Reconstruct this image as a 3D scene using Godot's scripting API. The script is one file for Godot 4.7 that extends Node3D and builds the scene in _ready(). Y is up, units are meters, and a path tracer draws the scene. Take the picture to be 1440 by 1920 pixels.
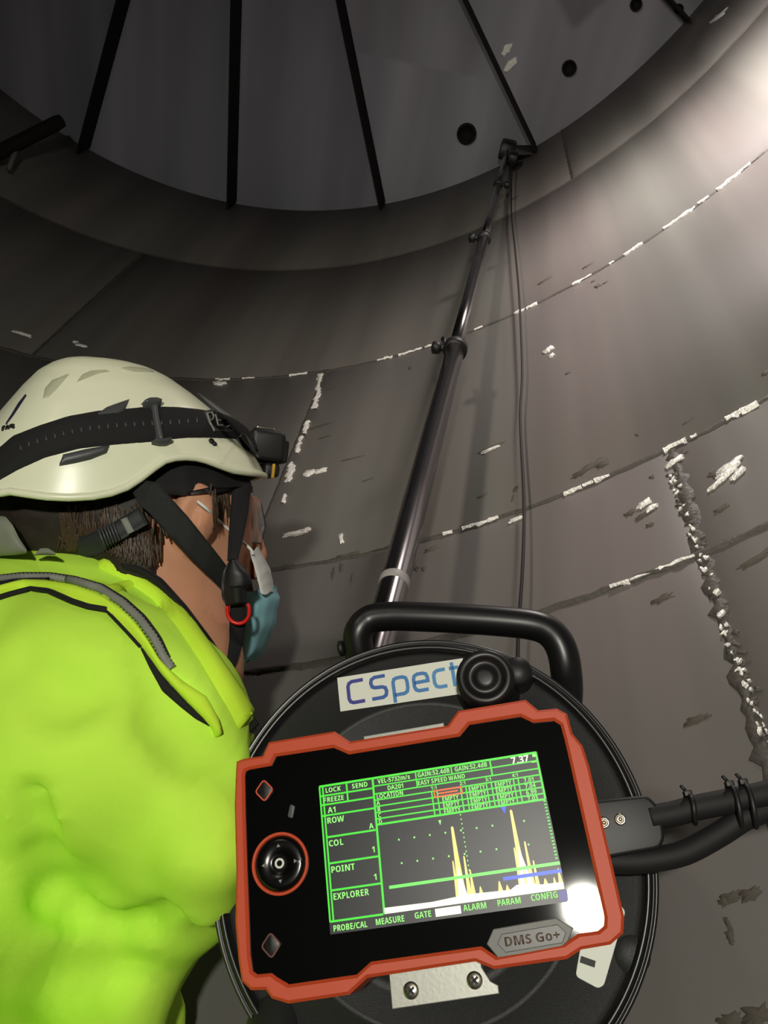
extends Node3D
# Inside a steel tank: a worker in a yellow jacket beside a telescopic mast, a cable reel and an ultrasonic instrument.

const F := 1500.0                      # focal length in pixels of the 1440 x 1920 frame
const EYE := Vector3(0, 1.15, 0)
const R := 1.6                         # tank radius
var CAM := Transform3D(Basis(Vector3(0.9779, 0.1274, 0.1661), Vector3(-0.2093, 0.5951, 0.7759), Vector3(0.0, -0.7935, 0.6086)).orthonormalized(), EYE)
var TC := Vector3(-0.51165 * R, 0, 0.37159 * R)            # tank axis on the floor
const ROOF_H := 1.15 + 1.84519 * 1.6
const RINGS := [0.53, 1.15 + 0.13 * 1.6, 1.15 + 0.57267 * 1.6, 1.15 + 1.00941 * 1.6, 1.15 + 1.45780 * 1.6]
const SCAR_H := 1.15 + 0.43899 * 1.6
const K := 0.0012                      # instrument millimetres to metres
var rng := RandomNumberGenerator.new()
var names := {}
var DEV: Transform3D

# ------------------------------------------------------------------ naming and adding
func numbered(called: String) -> String:
	if not names.has(called):
		names[called] = 0
		return called
	names[called] += 1
	return "%s_%03d" % [called, names[called]]

func part_name(called: String, parent: Node) -> String:
	var key := "%d/%s" % [parent.get_instance_id(), called]
	names[key] = names.get(key, -1) + 1
	return called if names[key] == 0 else "%s_%03d" % [called, names[key]]

func thing(called: String, label: String, category: String, at := Transform3D.IDENTITY, group := "") -> Node3D:
	var o := Node3D.new()
	o.name = numbered(called)
	add_child(o, true)
	o.transform = at
	tag(o, label, category, group)
	return o

func tag(o: Node, label: String, category: String, group := "") -> void:
	o.set_meta("label", label)
	o.set_meta("category", category)
	if group != "":
		o.set_meta("group", group)

func root(called: String, at: Vector3, label: String) -> Node3D:
	var o := Node3D.new()
	o.name = called
	add_child(o, true)
	o.position = at
	o.set_meta("kind", "structure")
	o.set_meta("label", label)
	return o

func obj(called: String, mesh, mat: Material, parent: Node, label := "") -> MeshInstance3D:
	# the mesh is given in the axes of its thing
	var o := MeshInstance3D.new()
	o.name = part_name(called, parent)
	if mesh is SurfaceTool:
		o.mesh = mesh.commit()
	else:
		o.mesh = mesh
	o.material_override = mat
	o.cast_shadow = GeometryInstance3D.SHADOW_CASTING_SETTING_ON
	parent.add_child(o, true)
	if label != "":
		o.set_meta("label", label)
	return o

func wobj(called: String, mesh, mat: Material, parent: Node, label := "") -> MeshInstance3D:
	# the mesh is given in world axes
	var o := obj(called, mesh, mat, parent, label)
	var t := Transform3D.IDENTITY
	var n: Node = parent
	while n is Node3D and n != self:
		t = n.transform * t
		n = n.get_parent()
	o.transform = t.affine_inverse()
	return o

# ------------------------------------------------------------------ places
func W(px: float, py: float, z: float) -> Vector3:
	return CAM * Vector3((px - 720.0) / F * z, (960.0 - py) / F * z, -z)

func P2(p: Vector3) -> Vector3:        # pixel and depth of a point
	var c := CAM.affine_inverse() * p
	return Vector3(720.0 - F * c.x / c.z, 960.0 + F * c.y / c.z, -c.z)

func cyl(deg: float, h: float, r := R) -> Vector3:
	var a := deg_to_rad(deg)
	return TC + Vector3(r * sin(a), h, -r * cos(a))

func wall_at(px: float, py: float) -> Vector2:            # azimuth in degrees and height of the wall point seen there
	var d := CAM.basis * Vector3((px - 720.0) / F, (960.0 - py) / F, -1.0)
	var ex := EYE.x - TC.x
	var ez := EYE.z - TC.z
	var a := d.x * d.x + d.z * d.z
	var b := 2.0 * (d.x * ex + d.z * ez)
	var c := ex * ex + ez * ez - R * R
	var t := (-b + sqrt(b * b - 4.0 * a * c)) / (2.0 * a)
	var q := EYE + d * t
	return Vector2(rad_to_deg(atan2(q.x - TC.x, -(q.z - TC.z))), q.y)

# ------------------------------------------------------------------ materials
func mat(c: Color, rough := 0.6, metal := 0.0, spec := 0.5) -> StandardMaterial3D:
	var m := StandardMaterial3D.new()
	m.albedo_color = c
	m.roughness = rough
	m.metallic = metal
	m.metallic_specular = spec
	return m

func glow(c: Color, e: float) -> StandardMaterial3D:
	var m := mat(Color(0.02, 0.02, 0.02), 0.4)
	m.emission_enabled = true
	m.emission = c
	m.emission_energy_multiplier = e
	return m

func noise_bump(m: StandardMaterial3D, freq: float, cm: float, scale: float, sd := 3) -> StandardMaterial3D:
	var n := FastNoiseLite.new()
	n.seed = sd
	n.noise_type = FastNoiseLite.TYPE_SIMPLEX_SMOOTH
	n.frequency = freq
	n.fractal_octaves = 4
	var t := NoiseTexture2D.new()
	t.width = 256
	t.height = 256
	t.seamless = true
	t.noise = n
	m.heightmap_enabled = true
	m.heightmap_texture = t
	m.heightmap_scale = cm
	m.uv1_triplanar = true
	m.uv1_scale = Vector3.ONE * scale
	return m

# ------------------------------------------------------------------ mesh helpers (triangles are given counter-clockwise seen from outside)
func begin(flat := false) -> SurfaceTool:
	var st := SurfaceTool.new()
	st.begin(Mesh.PRIMITIVE_TRIANGLES)
	st.set_smooth_group(4294967295 if flat else 0)
	return st

func fin(st: SurfaceTool) -> SurfaceTool:
	st.generate_normals()
	return st

func t3(st: SurfaceTool, a: Vector3, b: Vector3, c: Vector3) -> void:
	st.add_vertex(a); st.add_vertex(c); st.add_vertex(b)

func q4(st: SurfaceTool, a: Vector3, b: Vector3, c: Vector3, d: Vector3) -> void:
	t3(st, a, b, c)
	t3(st, a, c, d)

func grid(st: SurfaceTool, rows: Array, toward: Vector3, away := false) -> void:
	# rows of points; the face is turned towards (or away from) a point
	var s := 0.0
	for i in range(0, rows.size() - 1):
		for j in range(0, rows[0].size() - 1):
			var n: Vector3 = (rows[i][j + 1] - rows[i][j]).cross(rows[i + 1][j] - rows[i][j])
			s += n.normalized().dot((toward - rows[i][j]).normalized())
	var flip := (s < 0.0) != away
	for i in range(rows.size() - 1):
		for j in range(rows[0].size() - 1):
			var a: Vector3 = rows[i][j]
			var b: Vector3 = rows[i][j + 1]
			var c: Vector3 = rows[i + 1][j + 1]
			var d: Vector3 = rows[i + 1][j]
			if flip:
				q4(st, a, d, c, b)
			else:
				q4(st, a, b, c, d)

func smooth(pts: Array, per := 6, closed := false) -> Array:     # Catmull-Rom through the points
	var out := []
	var n := pts.size()
	var last := n if closed else n - 1
	for i in last:
		var p0 = pts[(i - 1 + n) % n] if closed or i > 0 else pts[0]
		var p1 = pts[i]
		var p2 = pts[(i + 1) % n]
		var p3 = pts[(i + 2) % n] if closed or i + 2 < n else pts[n - 1]
		for k in per:
			var t := float(k) / per
			out.append(0.5 * (2.0 * p1 + (p2 - p0) * t + (2.0 * p0 - 5.0 * p1 + 4.0 * p2 - p3) * t * t + (3.0 * p1 - p0 - 3.0 * p2 + p3) * t * t * t))
	if not closed:
		out.append(pts[n - 1])
	return out

func tube(st: SurfaceTool, pts: Array, r, sides := 10, closed := false, caps := true) -> void:
	# r: one radius or an Array with one per point
	var n := pts.size()
	var rings := []
	var up := Vector3.ZERO
	for i in n:
		var a: Vector3 = pts[(i - 1 + n) % n] if closed or i > 0 else pts[i]
		var b: Vector3 = pts[(i + 1) % n] if closed or i < n - 1 else pts[i]
		var d := (b - a).normalized()
		if up == Vector3.ZERO:
			up = d.cross(Vector3(0.31, 0.22, 0.93)).normalized()
		up = (up - d * up.dot(d)).normalized()
		var s := d.cross(up)
		var rr: float = r[i] if r is Array else r
		var ring := []
		for k in sides:
			var w := TAU * k / sides
			ring.append(pts[i] + (up * cos(w) + s * sin(w)) * rr)
		rings.append(ring)
	for i in (n if closed else n - 1):
		var A: Array = rings[i]
		var B: Array = rings[(i + 1) % n]
		for k in sides:
			var k2 := (k + 1) % sides
			q4(st, A[k], A[k2], B[k2], B[k])
	if caps and not closed:
		for k in sides:
			var k2 := (k + 1) % sides
			t3(st, pts[0], rings[0][k2], rings[0][k])
			t3(st, pts[n - 1], rings[n - 1][k], rings[n - 1][k2])

func lathe(st: SurfaceTool, prof: Array, seg := 48, at := Transform3D.IDENTITY) -> void:
	# profile of Vector2(radius, height along z), listed so that the outside is on the right when walking up
	for i in prof.size() - 1:
		var p: Vector2 = prof[i]
		var q: Vector2 = prof[i + 1]
		for k in seg:
			var a := TAU * k / seg
			var b := TAU * (k + 1) / seg
			var A := at * Vector3(p.x * cos(a), p.x * sin(a), p.y)
			var B := at * Vector3(p.x * cos(b), p.x * sin(b), p.y)
			var C := at * Vector3(q.x * cos(b), q.x * sin(b), q.y)
			var D := at * Vector3(q.x * cos(a), q.x * sin(a), q.y)
			if p.x > 1e-6:
				t3(st, A, B, C)
			if q.x > 1e-6:
				t3(st, A, C, D)

func inset(poly: Array, d: float) -> Array:               # counter-clockwise polygon moved inwards
	var out := []
	var n := poly.size()
	for i in n:
		var a: Vector2 = poly[(i - 1 + n) % n]
		var b: Vector2 = poly[i]
		var c: Vector2 = poly[(i + 1) % n]
		var n1 := (b - a).normalized().orthogonal() * -1.0
		var n2 := (c - b).normalized().orthogonal() * -1.0
		var m := (n1 + n2).normalized()
		out.append(b + m * d / maxf(m.dot(n1), 0.45))
	return out

func ccw(poly: Array) -> Array:
	var s := 0.0
	for i in poly.size():
		var a: Vector2 = poly[i]
		var b: Vector2 = poly[(i + 1) % poly.size()]
		s += a.x * b.y - a.y * b.x
	var out := poly.duplicate()
	if s < 0.0:
		out.reverse()
	return out

func round_poly(poly: Array, r: float, n := 4) -> Array:   # corners rounded
	var out := []
	var c := poly.size()
	for i in c:
		var a: Vector2 = poly[(i - 1 + c) % c]
		var b: Vector2 = poly[i]
		var d: Vector2 = poly[(i + 1) % c]
		var t := minf(r, minf(a.distance_to(b), d.distance_to(b)) * 0.45)
		var p := b + (a - b).normalized() * t
		var q := b + (d - b).normalized() * t
		for k in n + 1:
			var u := float(k) / n
			out.append(p.lerp(b, u).lerp(b.lerp(q, u), u))
	return out

func side(st: SurfaceTool, P: Array, zp: float, Q: Array, zq: float, s: float, at: Transform3D) -> void:
	for i in P.size():
		var j := (i + 1) % P.size()
		q4(st, at * Vector3(P[i].x * s, P[i].y * s, zp * s), at * Vector3(P[j].x * s, P[j].y * s, zp * s), at * Vector3(Q[j].x * s, Q[j].y * s, zq * s), at * Vector3(Q[i].x * s, Q[i].y * s, zq * s))

func face(st: SurfaceTool, P: Array, z: float, s: float, at: Transform3D, up := true) -> void:
	var tri := Geometry2D.triangulate_polygon(PackedVector2Array(P))
	for i in range(0, tri.size(), 3):
		var a := P[tri[i]] as Vector2
		var b := P[tri[i + 1]] as Vector2
		var c := P[tri[i + 2]] as Vector2
		if ((b - a).cross(c - a) < 0.0) == up:
			var h := b
			b = c
			c = h
		t3(st, at * Vector3(a.x * s, a.y * s, z * s), at * Vector3(b.x * s, b.y * s, z * s), at * Vector3(c.x * s, c.y * s, z * s))

func prism(st: SurfaceTool, poly: Array, z0: float, z1: float, bevel := 0.5, s := 1.0, at := Transform3D.IDENTITY) -> void:
	# polygon between z0 and z1, its upper edge bevelled; s turns its units into metres
	var P := ccw(poly)
	if bevel <= 0.0:
		side(st, P, z0, P, z1, s, at)
		face(st, P, z1, s, at)
	else:
		var Q := inset(P, bevel * 0.3)
		var T := inset(P, bevel)
		side(st, P, z0, P, z1 - bevel, s, at)
		side(st, P, z1 - bevel, Q, z1 - bevel * 0.3, s, at)
		side(st, Q, z1 - bevel * 0.3, T, z1, s, at)
		face(st, T, z1, s, at)
	face(st, P, z0, s, at, false)

func ring_prism(st: SurfaceTool, outer: Array, inner: Array, z0: float, z1: float, bevel: float, s: float) -> void:
	# a frame between two polygons with the same number of corners, both counter-clockwise
	var at := Transform3D.IDENTITY
	var o2 := inset(outer, bevel)
	var i2 := inset(inner, -bevel)
	side(st, outer, z0, outer, z1 - bevel, s, at)
	side(st, outer, z1 - bevel, o2, z1, s, at)
	side(st, o2, z1, i2, z1, s, at)
	side(st, i2, z1, inner, z1 - bevel, s, at)
	side(st, inner, z1 - bevel, inner, z0, s, at)

func bx(st: SurfaceTool, c: Vector3, size: Vector3, bevel := 0.0, at := Transform3D.IDENTITY) -> void:
	var h := size * 0.5
	var poly := [Vector2(-h.x, -h.y), Vector2(h.x, -h.y), Vector2(h.x, h.y), Vector2(-h.x, h.y)]
	if bevel > 0.0:
		poly = round_poly(poly, bevel * 1.6, 3)
	prism(st, poly, -h.z, h.z, bevel, 1.0, at * Transform3D(Basis.IDENTITY, c))

func stroke(st: SurfaceTool, path: Array, w: float, z0: float, z1: float, s: float, at := Transform3D.IDENTITY, closed := false) -> void:
	# a flat band of width w along a 2-D path, mitred
	var n := path.size()
	var L := []
	var G := []
	for i in n:
		var a: Vector2 = path[(i - 1 + n) % n] if closed or i > 0 else path[i] * 2.0 - path[i + 1]
		var b: Vector2 = path[i]
		var c: Vector2 = path[(i + 1) % n] if closed or i < n - 1 else path[i] * 2.0 - path[i - 1]
		var n1 := (b - a).normalized().orthogonal()
		var n2 := (c - b).normalized().orthogonal()
		var m := (n1 + n2).normalized()
		var k := w * 0.5 / maxf(m.dot(n1), 0.5)
		L.append(b + m * k)
		G.append(b - m * k)
	for i in (n if closed else n - 1):
		var j := (i + 1) % n
		var poly := ccw([L[i], G[i], G[j], L[j]])
		side(st, poly, z0, poly, z1, s, at)
		for z in [z1]:
			q4(st, at * Vector3(poly[0].x * s, poly[0].y * s, z * s), at * Vector3(poly[1].x * s, poly[1].y * s, z * s), at * Vector3(poly[2].x * s, poly[2].y * s, z * s), at * Vector3(poly[3].x * s, poly[3].y * s, z * s))

func arc(c: Vector2, r: float, a0: float, a1: float, n := 8) -> Array:
	var out := []
	for k in n + 1:
		var a := deg_to_rad(lerpf(a0, a1, float(k) / n))
		out.append(c + Vector2(cos(a), sin(a)) * r)
	return out

func text(st: SurfaceTool, words: String, pos: Vector2, h: float, z: float, align := 0, wide := 1.0, bold := true) -> void:
	# flat lettering, capital height h in millimetres of the instrument, joined into st
	var tm := TextMesh.new()
	var f := SystemFont.new()
	f.font_names = PackedStringArray(["Droid Sans"])
	if bold:
		f.font_weight = 700
	tm.font = f
	tm.text = words
	tm.font_size = 32
	tm.pixel_size = 1.0 / 32.0
	tm.depth = 0.02
	tm.curve_step = 4.0
	tm.horizontal_alignment = [HORIZONTAL_ALIGNMENT_LEFT, HORIZONTAL_ALIGNMENT_CENTER, HORIZONTAL_ALIGNMENT_RIGHT][align]
	tm.vertical_alignment = VERTICAL_ALIGNMENT_CENTER
	var k := h / 0.714
	var t := Transform3D(Basis.from_scale(Vector3(k * wide, k, k) * K), Vector3(pos.x, pos.y, z) * K)
	st.append_from(tm, 0, t)

# ------------------------------------------------------------------ implicit shapes, meshed as surface nets
var prims: Array = []                  # [kind, a, b, ra, rb or Basis, k]
func cap(a: Vector3, b: Vector3, ra: float, rb: float, k := 0.02) -> void:
	prims.append([0, a, b, ra, rb, k])
func ell(c: Vector3, r: Vector3, bs := Basis.IDENTITY, k := 0.02) -> void:
	prims.append([1, c, r, bs.transposed(), 0.0, k])
func cut(a: Vector3, b: Vector3, ra: float, rb: float, k := 0.02) -> void:
	prims.append([2, a, b, ra, rb, k])
func cute(c: Vector3, r: Vector3, bs := Basis.IDENTITY, k := 0.02) -> void:
	prims.append([3, c, r, bs.transposed(), 0.0, k])

var wob: FastNoiseLite
var wob_amp := 0.0
func field(p: Vector3) -> float:
	var d := 10.0
	for s in prims:
		var e: float
		if s[0] == 0 or s[0] == 2:
			var ab: Vector3 = s[2] - s[1]
			var t := clampf((p - s[1]).dot(ab) / ab.length_squared(), 0.0, 1.0)
			e = p.distance_to(s[1] + ab * t) - lerpf(s[3], s[4], t)
		else:
			var q: Vector3 = s[3] * (p - s[1])
			var k0: float = (q / s[2]).length()
			var k1: float = (q / (s[2] * s[2])).length()
			e = k0 * (k0 - 1.0) / maxf(k1, 1e-6)
		var k: float = s[5]
		if s[0] < 2:
			var h := maxf(k - absf(d - e), 0.0) / k
			d = minf(d, e) - h * h * k * 0.25
		else:
			var h := maxf(k - absf(d + e), 0.0) / k
			d = maxf(d, -e) + h * h * k * 0.25
	if wob_amp > 0.0:
		d += wob.get_noise_3dv(p) * wob_amp
	return d

func nets(lo: Vector3, hi: Vector3, cell: float) -> ArrayMesh:
	var nx := int((hi.x - lo.x) / cell / 4) * 4 + 5
	var ny := int((hi.y - lo.y) / cell / 4) * 4 + 5
	var nz := int((hi.z - lo.z) / cell / 4) * 4 + 5
	var val := PackedFloat32Array()
	val.resize(nx * ny * nz)
	val.fill(1e9)
	var vid := PackedInt32Array()
	vid.resize(nx * ny * nz)
	vid.fill(-1)
	var reach := cell * 4.0
	var verts := PackedVector3Array()
	var cells: Array[Vector3i] = []
	for bz in range(0, nz - 1, 4):
		for by in range(0, ny - 1, 4):
			for bx_ in range(0, nx - 1, 4):
				if absf(field(lo + Vector3(bx_ + 2, by + 2, bz + 2) * cell)) > reach + cell:
					continue
				for z in range(bz, mini(bz + 5, nz)):
					for y in range(by, mini(by + 5, ny)):
						for x in range(bx_, mini(bx_ + 5, nx)):
							var i := x + nx * (y + ny * z)
							if val[i] > 1e8:
								val[i] = field(lo + Vector3(x, y, z) * cell)
				for z in range(bz, mini(bz + 4, nz - 1)):
					for y in range(by, mini(by + 4, ny - 1)):
						for x in range(bx_, mini(bx_ + 4, nx - 1)):
							var i := x + nx * (y + ny * z)
							var neg := 0
							for c in 8:
								if val[i + (c & 1) + nx * (((c >> 1) & 1) + ny * (c >> 2))] < 0.0:
									neg += 1
							if neg == 0 or neg == 8:
								continue
							var s := Vector3.ZERO
							var cnt := 0
							for e in 12:
								var ax := e >> 2
								var u := e & 1
								var w := (e >> 1) & 1
								var a := Vector3i(0, u, w) if ax == 0 else (Vector3i(u, 0, w) if ax == 1 else Vector3i(u, w, 0))
								var b := a
								b[ax] = 1
								var va := val[i + a.x + nx * (a.y + ny * a.z)]
								var vb := val[i + b.x + nx * (b.y + ny * b.z)]
								if (va < 0.0) != (vb < 0.0):
									s += Vector3(a).lerp(Vector3(b), va / (va - vb))
									cnt += 1
							vid[i] = verts.size()
							verts.append(lo + (Vector3(x, y, z) + s / cnt) * cell)
							cells.append(Vector3i(x, y, z))
	var idx := PackedInt32Array()
	var step := [1, nx, nx * ny]
	for c in cells:
		var i := c.x + nx * (c.y + ny * c.z)
		for ax in 3:
			var u: int = (ax + 1) % 3
			var w: int = (ax + 2) % 3
			if c[u] == 0 or c[w] == 0:
				continue
			var va := val[i]
			var vb := val[i + step[ax]]
			if va > 1e8 or vb > 1e8 or (va < 0.0) == (vb < 0.0):
				continue
			var a := vid[i]
			var b := vid[i - step[u]]
			var d := vid[i - step[u] - step[w]]
			var e := vid[i - step[w]]
			if a < 0 or b < 0 or d < 0 or e < 0:
				continue
			if va < 0.0:
				idx.append_array([a, d, b, a, e, d])
			else:
				idx.append_array([a, b, d, a, d, e])
	return indexed(verts, idx)

func indexed(verts: PackedVector3Array, idx: PackedInt32Array) -> ArrayMesh:   # clockwise triangles
	var nor := PackedVector3Array()
	nor.resize(verts.size())
	for i in range(0, idx.size(), 3):
		var n := (verts[idx[i + 2]] - verts[idx[i]]).cross(verts[idx[i + 1]] - verts[idx[i]])
		for k in 3:
			nor[idx[i + k]] += n
	for i in nor.size():
		nor[i] = nor[i].normalized()
	var arr := []
	arr.resize(Mesh.ARRAY_MAX)
	arr[Mesh.ARRAY_VERTEX] = verts
	arr[Mesh.ARRAY_NORMAL] = nor
	arr[Mesh.ARRAY_INDEX] = idx
	var m := ArrayMesh.new()
	m.add_surface_from_arrays(Mesh.PRIMITIVE_TRIANGLES, arr)
	return m

# ------------------------------------------------------------------ laying seams, bands and cords on a built surface
class Sight:                            # finds the point of a mesh along a line of sight
	var tri: PackedVector3Array
	var scr: PackedVector3Array
	var cell := {}
	var nor: PackedVector3Array

var last_z := 0.7
func skin_of(mesh: Mesh, facing := true) -> Sight:
	var s := Sight.new()
	var arr := mesh.surface_get_arrays(0)
	var v: PackedVector3Array = arr[Mesh.ARRAY_VERTEX]
	var n: PackedVector3Array = arr[Mesh.ARRAY_NORMAL]
	var ix: PackedInt32Array = arr[Mesh.ARRAY_INDEX] if arr[Mesh.ARRAY_INDEX] != null else PackedInt32Array(range(v.size()))
	for i in range(0, ix.size(), 3):
		var mid := (v[ix[i]] + v[ix[i + 1]] + v[ix[i + 2]]) / 3.0
		if facing and (n[ix[i]] + n[ix[i + 1]] + n[ix[i + 2]]).dot(EYE - mid) < 0.0:
			continue
		var base := s.tri.size()
		var lo := Vector2(1e9, 1e9)
		var hi := -lo
		var behind := false
		for k in 3:
			var p := v[ix[i + k]]
			var c := P2(p)
			if c.z < 0.05:
				behind = true
			lo = lo.min(Vector2(c.x, c.y))
			hi = hi.max(Vector2(c.x, c.y))
			s.tri.append(p)
			s.scr.append(c)
			s.nor.append(n[ix[i + k]])
		if behind or hi.x < -60 or hi.y < -60 or lo.x > 1500 or lo.y > 2000:
			continue
		for gx in range(int(floor(lo.x / 16)), int(floor(hi.x / 16)) + 1):
			for gy in range(int(floor(lo.y / 16)), int(floor(hi.y / 16)) + 1):
				var key := Vector2i(gx, gy)
				if not s.cell.has(key):
					s.cell[key] = []
				s.cell[key].append(base)
	return s

func hit(s: Sight, px: float, py: float) -> Array:         # [point, normal, met]
	var best := 1e9
	var out := []
	for b: int in s.cell.get(Vector2i(int(floor(px / 16)), int(floor(py / 16))), []):
		var a := s.scr[b]
		var c := s.scr[b + 1]
		var d := s.scr[b + 2]
		var den := (c.x - a.x) * (d.y - a.y) - (d.x - a.x) * (c.y - a.y)
		if absf(den) < 1e-9:
			continue
		var u := ((px - a.x) * (d.y - a.y) - (d.x - a.x) * (py - a.y)) / den
		var w := ((c.x - a.x) * (py - a.y) - (px - a.x) * (c.y - a.y)) / den
		if u < -0.001 or w < -0.001 or u + w > 1.002:
			continue
		var z := 1.0 / ((1.0 - u - w) / a.z + u / c.z + w / d.z)
		if z < best:
			best = z
			out = [W(px, py, z), (s.nor[b] * (1.0 - u - w) + s.nor[b + 1] * u + s.nor[b + 2] * w).normalized(), true]
	if out.is_empty():
		var p := W(px, py, last_z)
		return [p, (EYE - p).normalized(), false]
	last_z = best
	return out

func along(pts: Array, t: float) -> Vector2:               # point of a polyline by share of its length
	var len := 0.0
	for i in pts.size() - 1:
		len += pts[i].distance_to(pts[i + 1])
	var at := clampf(t, 0.0, 1.0) * len
	for i in pts.size() - 1:
		var l: float = pts[i].distance_to(pts[i + 1])
		if at <= l or i == pts.size() - 2:
			return pts[i].lerp(pts[i + 1], at / maxf(l, 1e-6))
		at -= l
	return pts[-1]

func settle(s: Sight, px: float, py: float, near: float) -> Array:
	# hit, held to a depth that does not jump where the line of sight misses the surface
	last_z = near
	return hit(s, px, py)

func strip(st: SurfaceTool, s: Sight, A: Array, B: Array, lift: float, n := 24, m := 6, round_ := true) -> void:
	# a band laid on the surface between two lines, with thickness
	var rows := []
	var under := []
	var z0 := 0.0
	for i in n + 1:
		var row := []
		var low := []
		var a := along(A, float(i) / n)
		var b := along(B, float(i) / n)
		for j in m + 1:
			var q := a.lerp(b, float(j) / m)
			var h := hit(s, q.x, q.y)
			var u := absf(float(j) / m * 2.0 - 1.0)
			var k := sqrt(maxf(1.0 - u * u, 0.0)) if round_ else (0.0 if j == 0 or j == m else 1.0)
			if i == 0 or i == n:
				k *= 0.2
			row.append(h[0] + h[1] * lift * k)
			low.append(h[0] - h[1] * 0.001)
		rows.append(row)
		under.append(low)
	grid(st, rows, EYE)
	grid(st, under, EYE, true)

func cord(st: SurfaceTool, s: Sight, line: Array, r: float, lift := 0.0, n := 40, sides := 8, beads := 0.0) -> void:
	var pts := []
	var rad := []
	for i in n + 1:
		var q := along(line, float(i) / n)
		var h := hit(s, q.x, q.y)
		pts.append(h[0] + h[1] * lift)
		rad.append(r * (1.0 + beads * (1.0 if i % 2 == 0 else -1.0)))
	tube(st, pts, rad, sides)

func V(list: Array) -> Array:          # [x, y, x, y ...] to points
	var out := []
	for i in range(0, list.size(), 2):
		out.append(Vector2(list[i], list[i + 1]))
	return out

# ================================================================== the scene
var M := {}
func _ready() -> void:
	rng.seed = 11
	lights_and_camera()
	make_materials()
	DEV = Transform3D(CAM.basis * Basis(Vector3(.97692, .18820, .10103), Vector3(-.12005, .87498, -.46904), Vector3(-.17667, .44609, .87738)).orthonormalized(), CAM * (Vector3(.02439, -.15319, -.37301) * (K / 0.001)))
	tank()
	lamps()
	mast()
	reel()
	instrument()
	person()
	helmet()

func lights_and_camera() -> void:
	var cam := Camera3D.new()
	cam.name = "camera"
	cam.transform = CAM
	cam.keep_aspect = Camera3D.KEEP_HEIGHT
	cam.fov = rad_to_deg(2.0 * atan(960.0 / F))
	cam.near = 0.02
	cam.far = 50.0
	cam.current = true
	add_child(cam)
	var e := Environment.new()
	e.background_mode = Environment.BG_COLOR
	e.background_color = Color(0, 0, 0)
	e.tonemap_mode = Environment.TONE_MAPPER_LINEAR
	e.tonemap_exposure = 1.0
	e.sdfgi_enabled = true
	e.ssao_enabled = true
	e.ssil_enabled = true
	var w := WorldEnvironment.new()
	w.name = "environment"
	w.environment = e
	add_child(w)

var FLOOD_AT := Vector3.ZERO
var WORK_AT := Vector3.ZERO
var HEAD_AT := Vector3.ZERO
func lamps() -> void:
	# floodlight hung close to the tank wall, right of the frame and under the roof
	FLOOD_AT = cyl(66.0, 3.05, R - 0.50)
	var aim := FLOOD_AT + Vector3(0.75, -0.30, -0.50)
	lamp_fixture("floodlight", FLOOD_AT, aim, 0.09, Color(1.0, 0.955, 0.93), 1.52, 84.0, "black round floodlight hung beside the upper tank wall", true)
	# work lamp standing on the floor to the left
	WORK_AT = EYE + Vector3(-0.95, 0.45, 0.85)
	lamp_fixture("work_lamp", WORK_AT, WORK_AT + Vector3(0.79, 0.60, -0.62), 0.075, Color(1.0, 0.95, 0.88), 1.35, 38.0, "small black work lamp on a thin floor stand", false)
	# lamp above the photographer's hands, mirrored in the instrument's glass
	var g := DEV * (Vector3(60.8, -36.5, 0.0) * K)
	var d := (g - EYE).normalized()
	var r := d - 2.0 * d.dot(DEV.basis.z) * DEV.basis.z
	HEAD_AT = g + r * 1.25
	lamp_fixture("hand_lamp", HEAD_AT, W(900, 1300, 0.8), 0.032, Color(1.0, 0.985, 0.93), 1.2, 60.0, "small black hand lamp held behind the photographer's phone", false)

func lamp_fixture(called: String, at: Vector3, aim: Vector3, r: float, c: Color, energy: float, cone: float, label: String, hung: bool) -> void:
	var b := Basis.looking_at(aim - at, Vector3.UP)
	var o := thing(called, label, "lamp", Transform3D(b, at))
	var st := begin()
	lathe(st, [Vector2(0, r * 1.3), Vector2(r * .7, r * 1.3), Vector2(r * 1.1, r * .7), Vector2(r * 1.25, 0), Vector2(r * 1.25, -r * .15), Vector2(r * 1.05, -r * .15), Vector2(r * 1.02, 0.002), Vector2(0, 0.004)].map(func(v): return v), 28)
	obj("housing", fin(st), M.black_metal, o)
	st = begin()
	lathe(st, [Vector2(0, 0.0), Vector2(r, 0.0), Vector2(r, -0.004), Vector2(0, -0.004)], 28)
	obj("lamp_glass", fin(st), glow(c, 14.0), o)
	st = begin()
	if hung:
		tube(st, [at + b.z * r, at + b.z * r + Vector3.UP * 0.06, Vector3(at.x, ROOF_H, at.z)], 0.008)
	else:
		tube(st, [at + b.z * r, at + b.z * (r + 0.02) - Vector3.UP * 0.05, Vector3(at.x, 0.012, at.z) + b.z * r], 0.009)
		tube(st, [Vector3(at.x, 0.0, at.z) + b.z * r, Vector3(at.x, 0.012, at.z) + b.z * r], 0.09, 20)
	wobj("stand" if not hung else "hanger", fin(st), M.black_metal, o)
	var s := SpotLight3D.new()
	s.name = "light"
	s.light_color = c
	s.light_energy = energy
	s.light_size = r
	s.spot_range = 12.0
	s.spot_angle = cone
	s.spot_attenuation = 1.0
	s.spot_angle_attenuation = 0.7
	s.shadow_enabled = true
	o.add_child(s)
	s.position = Vector3(0, 0, -0.01 - r * 0.15)

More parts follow.
